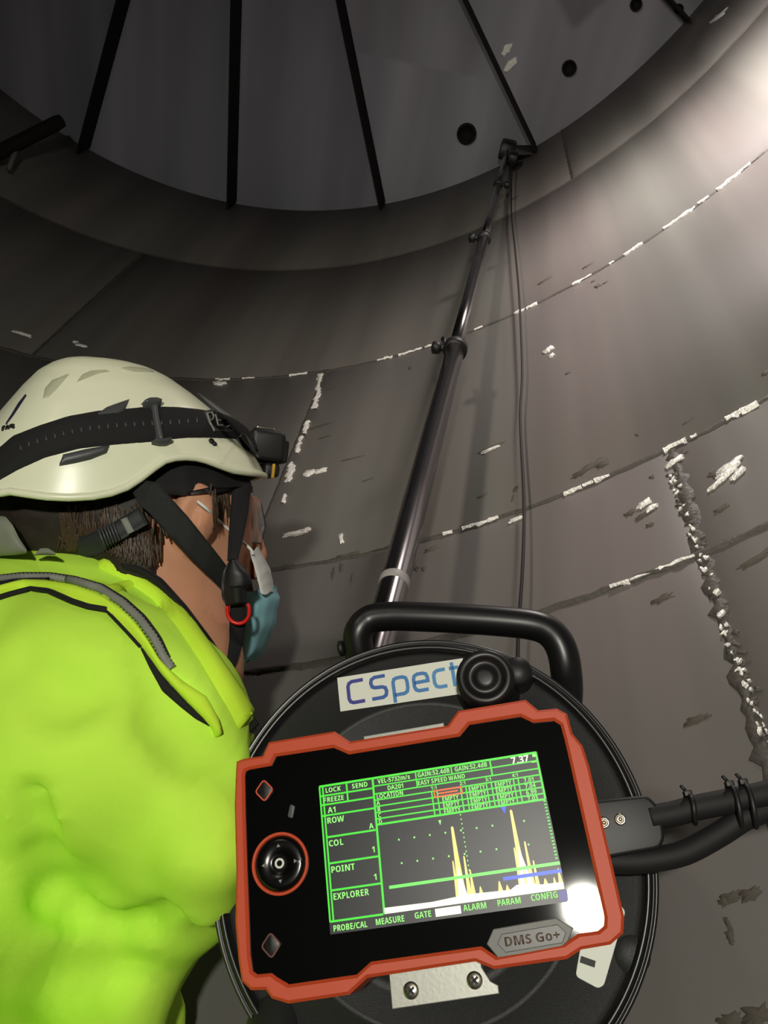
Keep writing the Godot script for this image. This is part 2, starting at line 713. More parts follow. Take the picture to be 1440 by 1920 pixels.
func streaks(sd: int) -> ImageTexture:  # long upright rain-like variation of grey primer
	var a := FastNoiseLite.new()
	a.seed = sd
	a.frequency = 0.012
	a.fractal_octaves = 4
	var img := Image.create(512, 256, false, Image.FORMAT_RGB8)
	for y in 256:
		for x in 512:
			var w := TAU * x / 512.0
			var cx := 80.0 * cos(w)
			var cz := 80.0 * sin(w)
			var s := a.get_noise_3d(cx * 2.2, y * 0.22, cz * 2.2)
			var f := a.get_noise_3d(cx * 1.0 + 300.0, y * 1.0, cz * 1.0)
			var h := a.get_noise_3d(cx * 1.4, y * 0.3 + 500.0, cz * 1.4)
			var v := clampf(0.86 + 0.16 * s + 0.07 * f, 0.0, 1.0)
			img.set_pixel(x, y, Color(v * (1.0 + 0.05 * h), v, v * (1.0 + 0.02 * h)))
	return ImageTexture.create_from_image(img)

func twill() -> ImageTexture:
	var img := Image.create(64, 64, false, Image.FORMAT_RGB8)
	for y in 64:
		for x in 64:
			var v := 0.5 + 0.5 * sin(TAU * (x + y) / 8.0)
			img.set_pixel(x, y, Color(v, v, v))
	img.bump_map_to_normal_map(2.0)
	return ImageTexture.create_from_image(img)

func make_materials() -> void:
	M.wall = mat(Color(0.465, 0.45, 0.437), 0.55, 0.0, 0.4)
	M.wall.albedo_texture = streaks(5)
	M.roof = mat(Color(0.655, 0.655, 0.70), 0.7, 0.0, 0.3)
	M.roof.albedo_texture = streaks(9)
	M.floor = mat(Color(0.42, 0.41, 0.39), 0.7)
	M.rafter = mat(Color(0.12, 0.115, 0.115), 0.75, 0.0, 0.2)
	M.weld = noise_bump(mat(Color(0.30, 0.285, 0.265), 0.6, 0.1), 0.05, 0.1, 12.0)
	M.scorch = mat(Color(0.34, 0.32, 0.29), 0.75, 0.0, 0.3)
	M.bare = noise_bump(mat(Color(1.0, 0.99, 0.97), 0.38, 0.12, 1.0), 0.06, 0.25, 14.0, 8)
	M.black_metal = mat(Color(0.12, 0.12, 0.125), 0.45, 0.2)
	M.carbon = mat(Color(0.58, 0.565, 0.57), 0.21, 1.0, 0.7)
	M.band = mat(Color(0.62, 0.61, 0.60), 0.5)
	M.black_plastic = mat(Color(0.085, 0.087, 0.09), 0.5)
	M.rubber = mat(Color(0.06, 0.06, 0.062), 0.7)
	M.reel = noise_bump(mat(Color(0.13, 0.132, 0.135), 0.52), 0.2, 0.02, 30.0)
	M.orange = mat(Color(0.75, 0.27, 0.13), 0.55)
	M.glass = mat(Color(0.02, 0.021, 0.024), 0.5, 0.0, 0.1)
	M.glass.clearcoat_enabled = true
	M.glass.clearcoat = 1.0
	M.glass.clearcoat_roughness = 0.04
	M.alu = noise_bump(mat(Color(0.64, 0.64, 0.61), 0.45, 0.4), 0.05, 0.004, 20.0)
	M.chrome = mat(Color(0.9, 0.88, 0.82), 0.25, 1.0)
	M.white_vinyl = mat(Color(0.86, 0.87, 0.82), 0.5)
	M.ink = mat(Color(0.06, 0.06, 0.06), 0.6)
	M.jacket = mat(Color(0.78, 0.97, 0.32), 0.8, 0.0, 0.25)
	M.jacket.normal_enabled = true
	M.jacket.normal_texture = twill()
	M.jacket.normal_scale = 0.2
	M.jacket.uv1_triplanar = true
	M.jacket.uv1_scale = Vector3.ONE * 130.0
	M.jacket.rim_enabled = true
	M.jacket.rim = 0.25
	M.jacket.rim_tint = 1.0
	M.jacket_edge = mat(Color(0.80, 0.96, 0.26), 0.75, 0.0, 0.25)
	M.jacket_edge.normal_enabled = true
	M.jacket_edge.normal_texture = M.jacket.normal_texture
	M.jacket_edge.normal_scale = 0.35
	M.jacket_edge.uv1_triplanar = true
	M.jacket_edge.uv1_scale = Vector3.ONE * 130.0
	M.silver = mat(Color(0.50, 0.51, 0.48), 0.5)
	M.black_cloth = mat(Color(0.05, 0.05, 0.05), 0.85)
	M.skin = mat(Color(0.78, 0.56, 0.44), 0.55, 0.0, 0.4)
	M.skin.subsurf_scatter_enabled = true
	M.skin.subsurf_scatter_strength = 0.15
	M.hair = mat(Color(0.15, 0.12, 0.095), 0.6)
	M.hair_strand = mat(Color(0.27, 0.21, 0.16), 0.45)
	M.helmet = mat(Color(0.90, 0.91, 0.80), 0.32, 0.0, 0.5)
	M.helmet_shade = mat(Color(0.70, 0.71, 0.60), 0.5)
	M.strap = noise_bump(mat(Color(0.11, 0.115, 0.12), 0.7), 0.3, 0.05, 60.0)
	M.harness = mat(Color(0.16, 0.17, 0.175), 0.6)
	M.elastic = mat(Color(0.07, 0.07, 0.075), 0.85)
	M.grey_plastic = mat(Color(0.27, 0.275, 0.285), 0.45)
	M.red = mat(Color(0.82, 0.08, 0.07), 0.35)
	M.mask_blue = mat(Color(0.58, 0.80, 0.85), 0.8)
	M.mask_white = mat(Color(0.86, 0.86, 0.84), 0.85)

# ------------------------------------------------------------------ tank
func wall_plate(a0: float, a1: float, h0: float, h1: float) -> ArrayMesh:
	# one curved plate, 8 mm thick, edges bevelled towards the joint
	var st := begin()
	var n := 48
	var cols := []
	var e := 0.0028
	var de := rad_to_deg(e / R)
	for side_ in 2:
		var r: float = R if side_ == 0 else R + 0.008
		var rows := []
		for hh in [h0, h0 + e, h1 - e, h1]:
			var row := []
			var edge_h: bool = hh == h0 or hh == h1
			for k in range(-1, n + 2):
				var t := clampf(float(k) / n, 0.0, 1.0)
				var a := lerpf(a0 + de, a1 - de, t)
				if k == -1:
					a = a0
				if k == n + 1:
					a = a1
				var rr := r
				if side_ == 0 and (edge_h or k == -1 or k == n + 1):
					rr += 0.003
				row.append(Vector3(a, hh, rr))
			rows.append(row)
		cols.append(rows)
	for side_ in 2:
		var rows: Array = cols[side_]
		for i in rows.size() - 1:
			for j in rows[0].size() - 1:
				var v := [rows[i][j], rows[i][j + 1], rows[i + 1][j + 1], rows[i + 1][j]]
				var p := v.map(func(x): return cyl(x.x, x.y, x.z))
				var order := [0, 2, 1, 0, 3, 2] if side_ == 0 else [0, 1, 2, 0, 2, 3]
				for o in order:
					st.set_uv(Vector2(v[o].x / 90.0, -v[o].y / 4.6))
					st.add_vertex(p[o])
	return fin(st).commit()

func blob(st: SurfaceTool, c: Vector2, w: float, h: float, turn: float, lift: float, rough := 0.35, n := 16) -> void:
	# ragged flake lying on the wall; c = azimuth, height; sizes in metres
	var pts := []
	var deg := 180.0 / (PI * R)
	for k in n:
		var a := TAU * k / n
		var s := 1.0 + rng.randf_range(-rough, rough)
		var v := Vector2(signf(cos(a)) * pow(absf(cos(a)), 0.6) * w * 0.5 * s, signf(sin(a)) * pow(absf(sin(a)), 0.6) * h * 0.5 * s).rotated(turn)
		pts.append(c + Vector2(v.x * deg, v.y))
	var mid := cyl(c.x, c.y, R - lift)
	var inward := (Vector3(TC.x, c.y, TC.z) - mid).normalized()
	for k in n:
		var a: Vector2 = pts[k]
		var b: Vector2 = pts[(k + 1) % n]
		var A := cyl(a.x, a.y, R - lift * 0.9)
		var B := cyl(b.x, b.y, R - lift * 0.9)
		var A2 := cyl(lerpf(c.x, a.x, 1.06), lerpf(c.y, a.y, 1.06), R + 0.002)
		var B2 := cyl(lerpf(c.x, b.x, 1.06), lerpf(c.y, b.y, 1.06), R + 0.002)
		if (A - mid).cross(B - mid).dot(inward) > 0.0:
			t3(st, mid, A, B)
			q4(st, A, A2, B2, B)
		else:
			t3(st, mid, B, A)
			q4(st, B, B2, A2, A)

func weld_run(st: SurfaceTool, path: Array, w: float, lift: float, jag := 0.3, sub := 0.008) -> void:
	# a raised weld along points of (azimuth, height)
	var deg := 180.0 / (PI * R)
	var L := []
	for i in path.size() - 1:
		var a: Vector2 = path[i]
		var b: Vector2 = path[i + 1]
		var len := Vector2((b.x - a.x) / deg, b.y - a.y).length()
		var n := maxi(1, int(len / sub))
		for k in n:
			L.append(a.lerp(b, float(k) / n))
	L.append(path[-1])
	var rows := []
	for i in L.size():
		var a: Vector2 = L[maxi(i - 1, 0)]
		var b: Vector2 = L[mini(i + 1, L.size() - 1)]
		var d := Vector2((b.x - a.x) / deg, b.y - a.y).normalized()
		var nn := d.orthogonal()
		var l := w * 0.5 * (1.0 + rng.randf_range(-jag, jag))
		var r := w * 0.5 * (1.0 + rng.randf_range(-jag, jag))
		var row := []
		for s in [[-1.0, -0.002], [-0.75, 0.6], [0.0, 1.0], [0.75, 0.6], [1.0, -0.002]]:
			var o: float = (s[0] * l if s[0] < 0 else s[0] * r)
			var hgt: float = s[1] * lift * (1.0 + rng.randf_range(-jag, jag) * 0.8) if s[1] > 0 else s[1]
			var p: Vector2 = L[i] + Vector2(nn.x * o * deg, nn.y * o)
			row.append(cyl(p.x, p.y, R - hgt))
		rows.append(row)
	grid(st, rows, Vector3(TC.x, L[0].y, TC.z))

func wpath(list: Array) -> Array:      # picture points on the wall, as azimuth and height
	var out := []
	for i in range(0, list.size(), 2):
		out.append(wall_at(list[i], list[i + 1]))
	return out

func ring_span(h: float, x0: float, x1: float) -> Array:    # stretch of a ring seam between two picture columns
	var out := []
	for a in range(-60, 120):
		var p := P2(cyl(a, h))
		if p.z > 0 and p.x >= x0 and p.x <= x1 and P2(cyl(a + 1, h)).x > p.x:
			out.append(float(a))
	var lo := 0.0
	var hi := 0.0
	# refine the two ends
	var f := func(x: float) -> float:
		var a := -40.0
		var b := 88.0
		for k in 40:
			var m := (a + b) * 0.5
			var p := P2(cyl(m, h))
			if p.z > 0 and p.x < x:
				a = m
			else:
				b = m
		return a
	lo = f.call(x0)
	hi = f.call(x1)
	var res := []
	var n := maxi(2, int((hi - lo) / 1.0) + 1)
	for k in n + 1:
		res.append(Vector2(lerpf(lo, hi, float(k) / n), h))
	return res

func tank() -> void:
	var wall := root("wall_round", Vector3(TC.x, 0, TC.z), "curved grey steel tank wall of welded plates")
	var bounds := [0.0] + RINGS + [ROOF_H]
	var offs := [22.9, 46.7, 46.7, 22.9, -2.6, 45.0]
	var meshes := {}
	for c in bounds.size() - 1:
		for k in 4:
			var a0: float = offs[c] + 90.0 * k
			wobj("wall_plate", wall_plate(a0, a0 + 90.0, bounds[c], bounds[c + 1]), M.wall, wall)
	# outer jacket behind the plates
	var st := begin()
	lathe(st, [Vector2(R + 0.02, 0.0), Vector2(R + 0.02, ROOF_H + 0.05), Vector2(R + 0.009, ROOF_H + 0.05), Vector2(R + 0.009, 0.0), Vector2(R + 0.02, 0.0)], 90, Transform3D(Basis(Vector3.RIGHT, -PI / 2), Vector3(TC.x, 0, TC.z)))
	wobj("outer_shell", fin(st), M.floor, wall)
	# ring welds and upright welds
	for c in RINGS.size():
		var path := []
		for a in range(0, 361, 3):
			path.append(Vector2(a, RINGS[c]))
		st = begin()
		weld_run(st, path, 0.007 if c == 4 else 0.010, 0.002, 0.45, 0.012)
		wobj("weld_seam", fin(st), M.weld, wall)
	st = begin()
	weld_run(st, ring_span(SCAR_H, 380, 700), 0.011, 0.003, 0.5, 0.01)
	weld_run(st, ring_span(SCAR_H, 700, 1500), 0.010, 0.003, 0.5, 0.01)
	wobj("weld_seam", fin(st), M.weld, wall)
	for c in bounds.size() - 1:
		for k in [-1, 0, 1, 2]:
			var a: float = offs[c] + 90.0 * k
			if true:
				var right: bool = absf(a - 46.7) < 0.5 and (c == 1 or c == 2)
				st = begin()
				weld_run(st, [Vector2(a, bounds[c]), Vector2(a, bounds[c + 1])], 0.017 if right else 0.009, 0.0018 if right else 0.0025, 0.8 if right else 0.35, 0.010 if right else 0.012)
				wobj("weld_seam", fin(st), M.weld, wall)
	marks(wall)
	# floor
	var fl := root("floor", Vector3(TC.x, 0, TC.z), "grey steel tank floor")
	st = begin(true)
	lathe(st, [Vector2(0, -0.05), Vector2(R + 0.02, -0.05), Vector2(R + 0.02, 0), Vector2(0, 0)], 90, Transform3D(Basis(Vector3.RIGHT, -PI / 2), Vector3.ZERO))
	obj("floor_plate", fin(st), M.floor, fl)
	# roof of sector plates with upright stiffening blades
	var ce := root("ceiling", Vector3(TC.x, ROOF_H, TC.z), "flat dark tank roof of wedge plates")
	for k in 18:
		var a0 := 1.6 + 20.0 * k
		st = begin(true)
		var n := 5
		for s in n:
			for r in 4:
				var ra := R * 1.01 * r / 4.0
				var rb := R * 1.01 * (r + 1) / 4.0
				var v := []
				for c in [[s, ra], [s, rb], [s + 1, rb], [s + 1, ra]]:
					var w := deg_to_rad(a0 + 0.03 + 19.94 * c[0] / n)
					v.append(Vector3(c[1] * sin(w), 0, -c[1] * cos(w)))
				for o in [0, 1, 2, 0, 2, 3]:
					st.set_uv(Vector2(v[o].x, v[o].z) * 0.3 + Vector2(0.13 * k, 0.31 * k))
					st.add_vertex(v[o])
				for o in [0, 2, 1, 0, 3, 2]:
					st.set_uv(Vector2.ZERO)
					st.add_vertex(v[o] + Vector3(0, 0.02, 0))
		obj("roof_plate", fin(st), M.roof, ce)
	st = begin(true)
	bx(st, Vector3(0, -0.055, -R * 0.5 - 0.02), Vector3(0.008, 0.11, R - 0.06), 0.001)
	var blade := fin(st).commit()
	for k in 18:
		var o := obj("roof_beam", blade, M.rafter, ce)
		o.rotation.y = -deg_to_rad(1.6 + 20.0 * k)
	# open pipe stubs in the roof
	for s in [[875, 250, 13.5], [1067, 127, 10.0], [1192, 8, 8.0], [1272, 16, 6.0]]:
		var d := CAM.basis * Vector3((s[0] - 720.0) / F, (960.0 - s[1]) / F, -1.0)
		var p := EYE + d * ((ROOF_H - EYE.y) / d.y)
		var rad: float = s[2] / F * P2(p).z
		st = begin()
		lathe(st, [Vector2(rad * 1.35, 0.0), Vector2(rad * 1.35, 0.012), Vector2(rad * 1.05, 0.012), Vector2(rad, 0.008), Vector2(rad * 0.98, 0.0), Vector2(0, 0.001)], 28, Transform3D(Basis(Vector3.RIGHT, PI / 2), p))
		wobj("roof_nozzle", fin(st), M.rafter, ce)
	st = begin()
	for s in [[950, 92, 14, 26, 0.5], [958, 120, 12, 30, 0.6]]:
		var d := CAM.basis * Vector3((s[0] - 720.0) / F, (960.0 - s[1]) / F, -1.0)
		var p := EYE + d * ((ROOF_H - EYE.y) / d.y)
		var pts := []
		for k in 14:
			var a := TAU * k / 14
			var v := Vector2(cos(a) * s[2], sin(a) * s[3]).rotated(-s[4]) * (1.0 + rng.randf_range(-.3, .3)) * 0.5 / F * P2(p).z
			pts.append(v)
		prism(st, pts, -0.001, 0.003, 0.001, 1.0, Transform3D(Basis(Vector3.RIGHT, PI / 2), p))
	wobj("bare_patch", fin(st), M.bare, ce, "pale scraped patch")
	# pipe in the dark upper left
	var pe := W(116, 226, 2.55)
	var pq := wall_at(-60, 316)
	var pw := cyl(pq.x, pq.y, R)
	var pi := thing("wall_pipe", "dark horizontal pipe end jutting from the tank wall, upper left", "pipe", Transform3D(Basis.IDENTITY, pw))
	st = begin()
	tube(st, [pw, pw.lerp(pe, 0.94), pe], [0.022, 0.022, 0.019], 18)
	wobj("pipe_tube", fin(st), M.rafter, pi)
	st = begin()
	var pm := pw.lerp(pe, 0.52)
	tube(st, [pm, pm - CAM.basis.y * .08 - CAM.basis.x * 0.02 - Vector3(0, .02, 0)], 0.008, 12)
	wobj("drain_stub", fin(st), M.wall, pi, "pale thin stub")

func marks(wall: Node3D) -> void:
	# bright ground stretches of the ring welds: [ring, x0, x1, width]
	var st: SurfaceTool
	var R2: float = RINGS[3]
	var R3: float = RINGS[2]
	for s in [[R2, 404, 432, .009], [R2, 455, 478, .005], [R2, 543, 577, .010], [R2, 708, 737, .011], [R2, 748, 792, .010], [R2, 797, 815, .006], [R2, 890, 906, .006], [R2, 965, 985, .010], [R2, 987, 1008, .013], [R2, 1074, 1110, .013], [R2, 1143, 1152, .010], [R2, 1170, 1206, .013], [R2, 1245, 1304, .014],[R2, 1310, 1330, .010], [R2, 1345, 1408, .015],
			[R3, 832, 850, .008], [R3, 868, 936, .011], [R3, 1058, 1092, .010], [R3, 1094, 1114, .007], [R3, 1116, 1144, .012], [R3, 1246, 1288, .016], [R3, 1296, 1308, .008], [R3, 1362, 1402, .014], [R3, 1390, 1422, .020],
			[SCAR_H, 1146, 1182, .010], [SCAR_H, 1183, 1240, .007], [SCAR_H, 1238, 1304, .008]]:
		st = begin()
		weld_run(st, ring_span(s[0], s[1], s[2]), s[3] * 0.72, 0.0045, 0.5, 0.006)
		wobj("ground_weld", fin(st), M.bare, wall, "bright ground stretch")
	# upright left seam, ground bright in places
	for s in [[[602, 702, 596, 735, 588, 768], .016], [[576, 792, 570, 815], .013], [[565, 820, 556, 850], .012], [[548, 868, 541, 905], .018], [[536, 930, 530, 945], .010]]:
		st = begin()
		weld_run(st, wpath(s[0]), s[1] * 0.8, 0.0045, 0.7, 0.006)
		wobj("ground_weld", fin(st), M.bare, wall, "bright ground stretch")
	# sparkling right seam
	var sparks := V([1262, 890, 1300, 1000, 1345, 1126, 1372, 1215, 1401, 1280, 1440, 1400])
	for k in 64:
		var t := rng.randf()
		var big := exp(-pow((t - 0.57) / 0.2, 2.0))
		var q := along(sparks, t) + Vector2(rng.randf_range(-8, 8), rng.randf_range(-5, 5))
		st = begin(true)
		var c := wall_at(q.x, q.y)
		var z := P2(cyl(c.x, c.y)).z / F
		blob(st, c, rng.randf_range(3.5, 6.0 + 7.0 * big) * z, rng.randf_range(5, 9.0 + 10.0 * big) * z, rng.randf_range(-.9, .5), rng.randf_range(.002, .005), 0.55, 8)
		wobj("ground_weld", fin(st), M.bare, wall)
	# flecks of bare primer beside the right seam
	for k in 46:
		var t := rng.randf()
		var q := along(V([1256, 862, 1300, 985, 1345, 1110, 1385, 1230, 1440, 1400]), t) + Vector2(rng.randf_range(-15, 15), rng.randf_range(-6, 6))
		st = begin()
		var c := wall_at(q.x, q.y)
		var z := P2(cyl(c.x, c.y)).z / F
		blob(st, c, rng.randf_range(8, 20) * z, rng.randf_range(6, 14) * z, rng.randf_range(-.6, .6), 0.0016, 0.5, 12)
		wobj("scorch_mark", fin(st), M.weld, wall)
	# bare scraped patches: x, y, width, height (px), turn
	for s in [[1368, 878, 50, 15, .42], [1362, 890, 36, 11, .42], [1385, 889, 36, 8, .5], [1345, 908, 34, 7, .5], [1210, 945, 26, 9, .3], [1222, 954, 22, 7, .3], [1030, 656, 19, 12, .5], [1035, 668, 10, 8, .3], [580, 888, 18, 12, .1], [600, 884, 22, 9, .1], [553, 1002, 36, 8, .1], [572, 997, 18, 10, .1], [1264, 868, 34, 9, .35], [970, 974, 28, 6, .15], [1346, 32, 16, 30, .6], [918, 845, 34, 4, .2], [42, 626, 34, 8, -.1], [152, 648, 20, 6, -.1], [142, 642, 10, 5, 0], [412, 719, 24, 9, -.2], [640, 1010, 8, 20, .3]]:
		st = begin()
		var c := wall_at(s[0], s[1])
		var z := P2(cyl(c.x, c.y)).z / F
		blob(st, c, s[2] * z, s[3] * z * 1.35, s[4], 0.0035, 0.38)
		wobj("bare_patch", fin(st), M.bare, wall, "pale scraped patch")
	# dark scorched or unpainted places
	for s in [[1305, 1350, 42, 14, .08], [1326, 1345, 16, 4, .2], [1408, 1676, 44, 18, .25], [1372, 1682, 34, 15, .1], [1358, 1690, 22, 14, .8], [1366, 1733, 9, 26, .3], [1369, 1757, 13, 18, .2], [1415, 1050, 62, 12, .3], [1243, 1122, 40, 12, .12], [1182, 962, 22, 12, .3], [1208, 966, 36, 10, .3], [1218, 985, 14, 8, 0], [925, 838, 40, 8, .25], [905, 846, 18, 5, .3], [967, 918, 9, 14, -.3], [962, 935, 5, 16, -.2], [1022, 526, 28, 8, .3], [1103, 498, 22, 7, .2], [1122, 536, 12, 12, .3], [1112, 528, 8, 6, 0], [1135, 530, 10, 5, .3], [1222, 895, 9, 8, 0], [778, 1062, 14, 22, .2], [808, 1030, 26, 9, .1], [795, 1066, 10, 10, 0], [1340, 890, 20, 20, .6], [1100, 880, 62, 15, .3], [1130, 870, 26, 16, .4], [905, 985, 8, 6, .1], [640, 1065, 8, 22, .2], [625, 1075, 7, 26, .1], [660, 1085, 6, 22, .1], [648, 1043, 60, 10, .12], [720, 1030, 40, 9, .2], [600, 800, 44, 6, .25], [610, 820, 22, 5, .3], [620, 730, 18, 5, .2], [1065, 700, 10, 5, .3], [660, 860, 40, 3, .05], [870, 985, 14, 7, .3], [1290, 790, 22, 4, .3], [1435, 700, 14, 12, .4], [1195, 815, 7, 8, .3], [1352, 955, 30, 10, .3], [1280, 850, 20, 14, .4], [770, 690, 6, 12, .1], [1420, 1905, 60, 26, .15], [1370, 1915, 50, 18, .1], [905, 930, 20, 6, .2], [690, 900, 20, 3, .2], [530, 1065, 40, 9, .15], [500, 1258, 70, 12, .05], [590, 1247, 60, 11, .08]]:
		st = begin()
		var c := wall_at(s[0], s[1])
		var z := P2(cyl(c.x, c.y)).z / F
		blob(st, c, s[2] * z, s[3] * z * 1.3, s[4], 0.0008, 0.36, 24)
		wobj("scorch_mark", fin(st), M.scorch, wall, "dark burnt patch")

# ------------------------------------------------------------------ mast and cable on the wall
func mast() -> void:
	var P1 := W(740, 1090, 0.84)
	var tip := W(952, 278, 3.377475 * R / 2.0)
	var d := (tip - P1).normalized()
	var foot := P1 + d * (-P1.y / d.y)
	var at := func(h: float) -> Vector3: return P1 + d * ((h - P1.y) / d.y)
	var atpx := func(py: float) -> Vector3:
		var lo := 1.0
		var hi := 4.2
		for k in 40:
			var m := (lo + hi) * 0.5
			if P2(P1 + d * ((m - P1.y) / d.y)).y > py:
				lo = m
			else:
				hi = m
		return P1 + d * ((lo - P1.y) / d.y)
	var o := thing("telescopic_mast", "tall dark telescopic pole reaching from behind the reel up to the roof", "pole", Transform3D(Basis.IDENTITY, foot))
	var b := Basis.looking_at(d.cross(Vector3(1, 0, 0.2)), d) * Basis(Vector3.RIGHT, -PI / 2)   # z along the mast
	b = Basis(d.cross(Vector3(0, 0, 1)).normalized(), d.cross(d.cross(Vector3(0, 0, 1))).normalized(), d).orthonormalized()
	var jt: Array = [foot, atpx.call(652.0), atpx.call(446.0), atpx.call(345.0), tip]
	var rad := [0.0158, 0.0118, 0.0092, 0.0075]
	for k in 4:
		var st := begin()
		var a: Vector3 = jt[k]
		var e: Vector3 = jt[k + 1]
		var L := a.distance_to(e)
		lathe(st, [Vector2(0, 0), Vector2(rad[k], 0), Vector2(rad[k], L * .33), Vector2(rad[k], L * .66), Vector2(rad[k], L), Vector2(0, L)], 40, Transform3D(b, a))
		wobj("pole_section", fin(st), M.carbon, o)
	var gs := begin()
	var gt: Vector3 = atpx.call(1245.0)
	lathe(gs, [Vector2(.0158, .04), Vector2(.0185, .05), Vector2(.0195, .3), Vector2(.0195, foot.distance_to(gt) - .01), Vector2(.0158, foot.distance_to(gt))], 32, Transform3D(b, foot))
	wobj("grip_sleeve", fin(gs), M.rubber, o, "black rubber grip sleeve")
	# grey ring low on the first section
	var st := begin()
	var rg: Vector3 = atpx.call(1094.0)
	lathe(st, [Vector2(.0158, -.006), Vector2(.0164, -.005), Vector2(.0164, .005), Vector2(.0158, .006)], 40, Transform3D(b, rg))
	wobj("grey_band", fin(st), M.band, o, "pale grey band")
	# clamps with knobs
	for k in [1, 2, 3]:
		var c: Vector3 = jt[k]
		var r: float = rad[k - 1]
		st = begin()
		lathe(st, [Vector2(rad[k], .004), Vector2(rad[k] + .002, .010), Vector2(r + .0006, .006), Vector2(r + .0045, .002), Vector2(r + .0045, -.014), Vector2(r, -.016)].map(func(v): return v), 32, Transform3D(b, c))
		var cl := wobj("clamp_collar", fin(st), M.black_plastic, o)
		st = begin()
		var sx := CAM.basis.x
		var side_dir := (-sx if k < 3 else sx)
		side_dir = (side_dir - d * side_dir.dot(d)).normalized()
		var kp := c + side_dir * (r + .012) - d * 0.006
		tube(st, [c + side_dir * r - d * .006, kp], .005, 10)
		tube(st, [kp - side_dir * .004, kp, kp + side_dir * .010, kp + side_dir * .012], [.008, .0105, .0105, .006], 14)
		if k == 1:
			tube(st, [c + side_dir * (r + .002), c + side_dir * (r + .006) + d * .03, c + side_dir * (r + .009) + d * .034], [.004, .0035, .005], 10)
		wobj("clamp_knob", fin(st), M.black_plastic, o)
	# probe head at the roof
	st = begin()
	var tb := Basis(CAM.basis.x, CAM.basis.y, CAM.basis.z)
	bx(st, Vector3.ZERO, Vector3(.05, .05, .10), .006, Transform3D(b, tip - d * .02))
	wobj("probe_head", fin(st), M.black_plastic, o)
	st = begin()
	bx(st, Vector3.ZERO, Vector3(.09, .035, .03), .005, Transform3D(tb, tip + CAM.basis.x * .045 - d * .06))
	wobj("probe_arm", fin(st), M.black_plastic, o)
	st = begin()
	bx(st, Vector3.ZERO, Vector3(.03, .03, .06), .005, Transform3D(b, tip + CAM.basis.x * .025 - d * .16))
	wobj("probe_block", fin(st), M.black_plastic, o)
	st = begin()
	lathe(st, [Vector2(0, 0), Vector2(.035, 0), Vector2(.035, .012), Vector2(.018, .03), Vector2(.018, .05)], 28, Transform3D(Basis(Vector3.RIGHT, -PI / 2), foot))
	wobj("foot", fin(st), M.rubber, o)
	# reel clamp reaching forward from the mast
	# thin cable hanging by the wall
	var px := [957, 305, 964, 400, 972, 480, 980, 560, 985, 640, 988, 720, 985, 790, 988, 860, 993, 940, 994, 1010, 992, 1090, 988, 1160, 985, 1225, 985, 1330]
	var pts := []
	for i in range(0, px.size(), 2):
		var w := wall_at(px[i], px[i + 1])
		pts.append(cyl(w.x, w.y, R - 0.02).lerp(EYE, 0.010 + 0.008 * sin(i * .35)) if i > 0 else tip - d * .1 + CAM.basis.x * .02)
	var cb := thing("hanging_cable", "thin dark cable hanging down the wall right of the mast", "cable", Transform3D(Basis.IDENTITY, pts[-1]))
	st = begin()
	tube(st, smooth(pts, 6), 0.0021, 8)
	wobj("cable_sheath", fin(st), M.rubber, cb)

# ------------------------------------------------------------------ reel (instrument axes, millimetres: x right, y up, z to the viewer)
func D(x: float, y: float, z: float) -> Vector3:
	return Vector3(x, y, z) * K

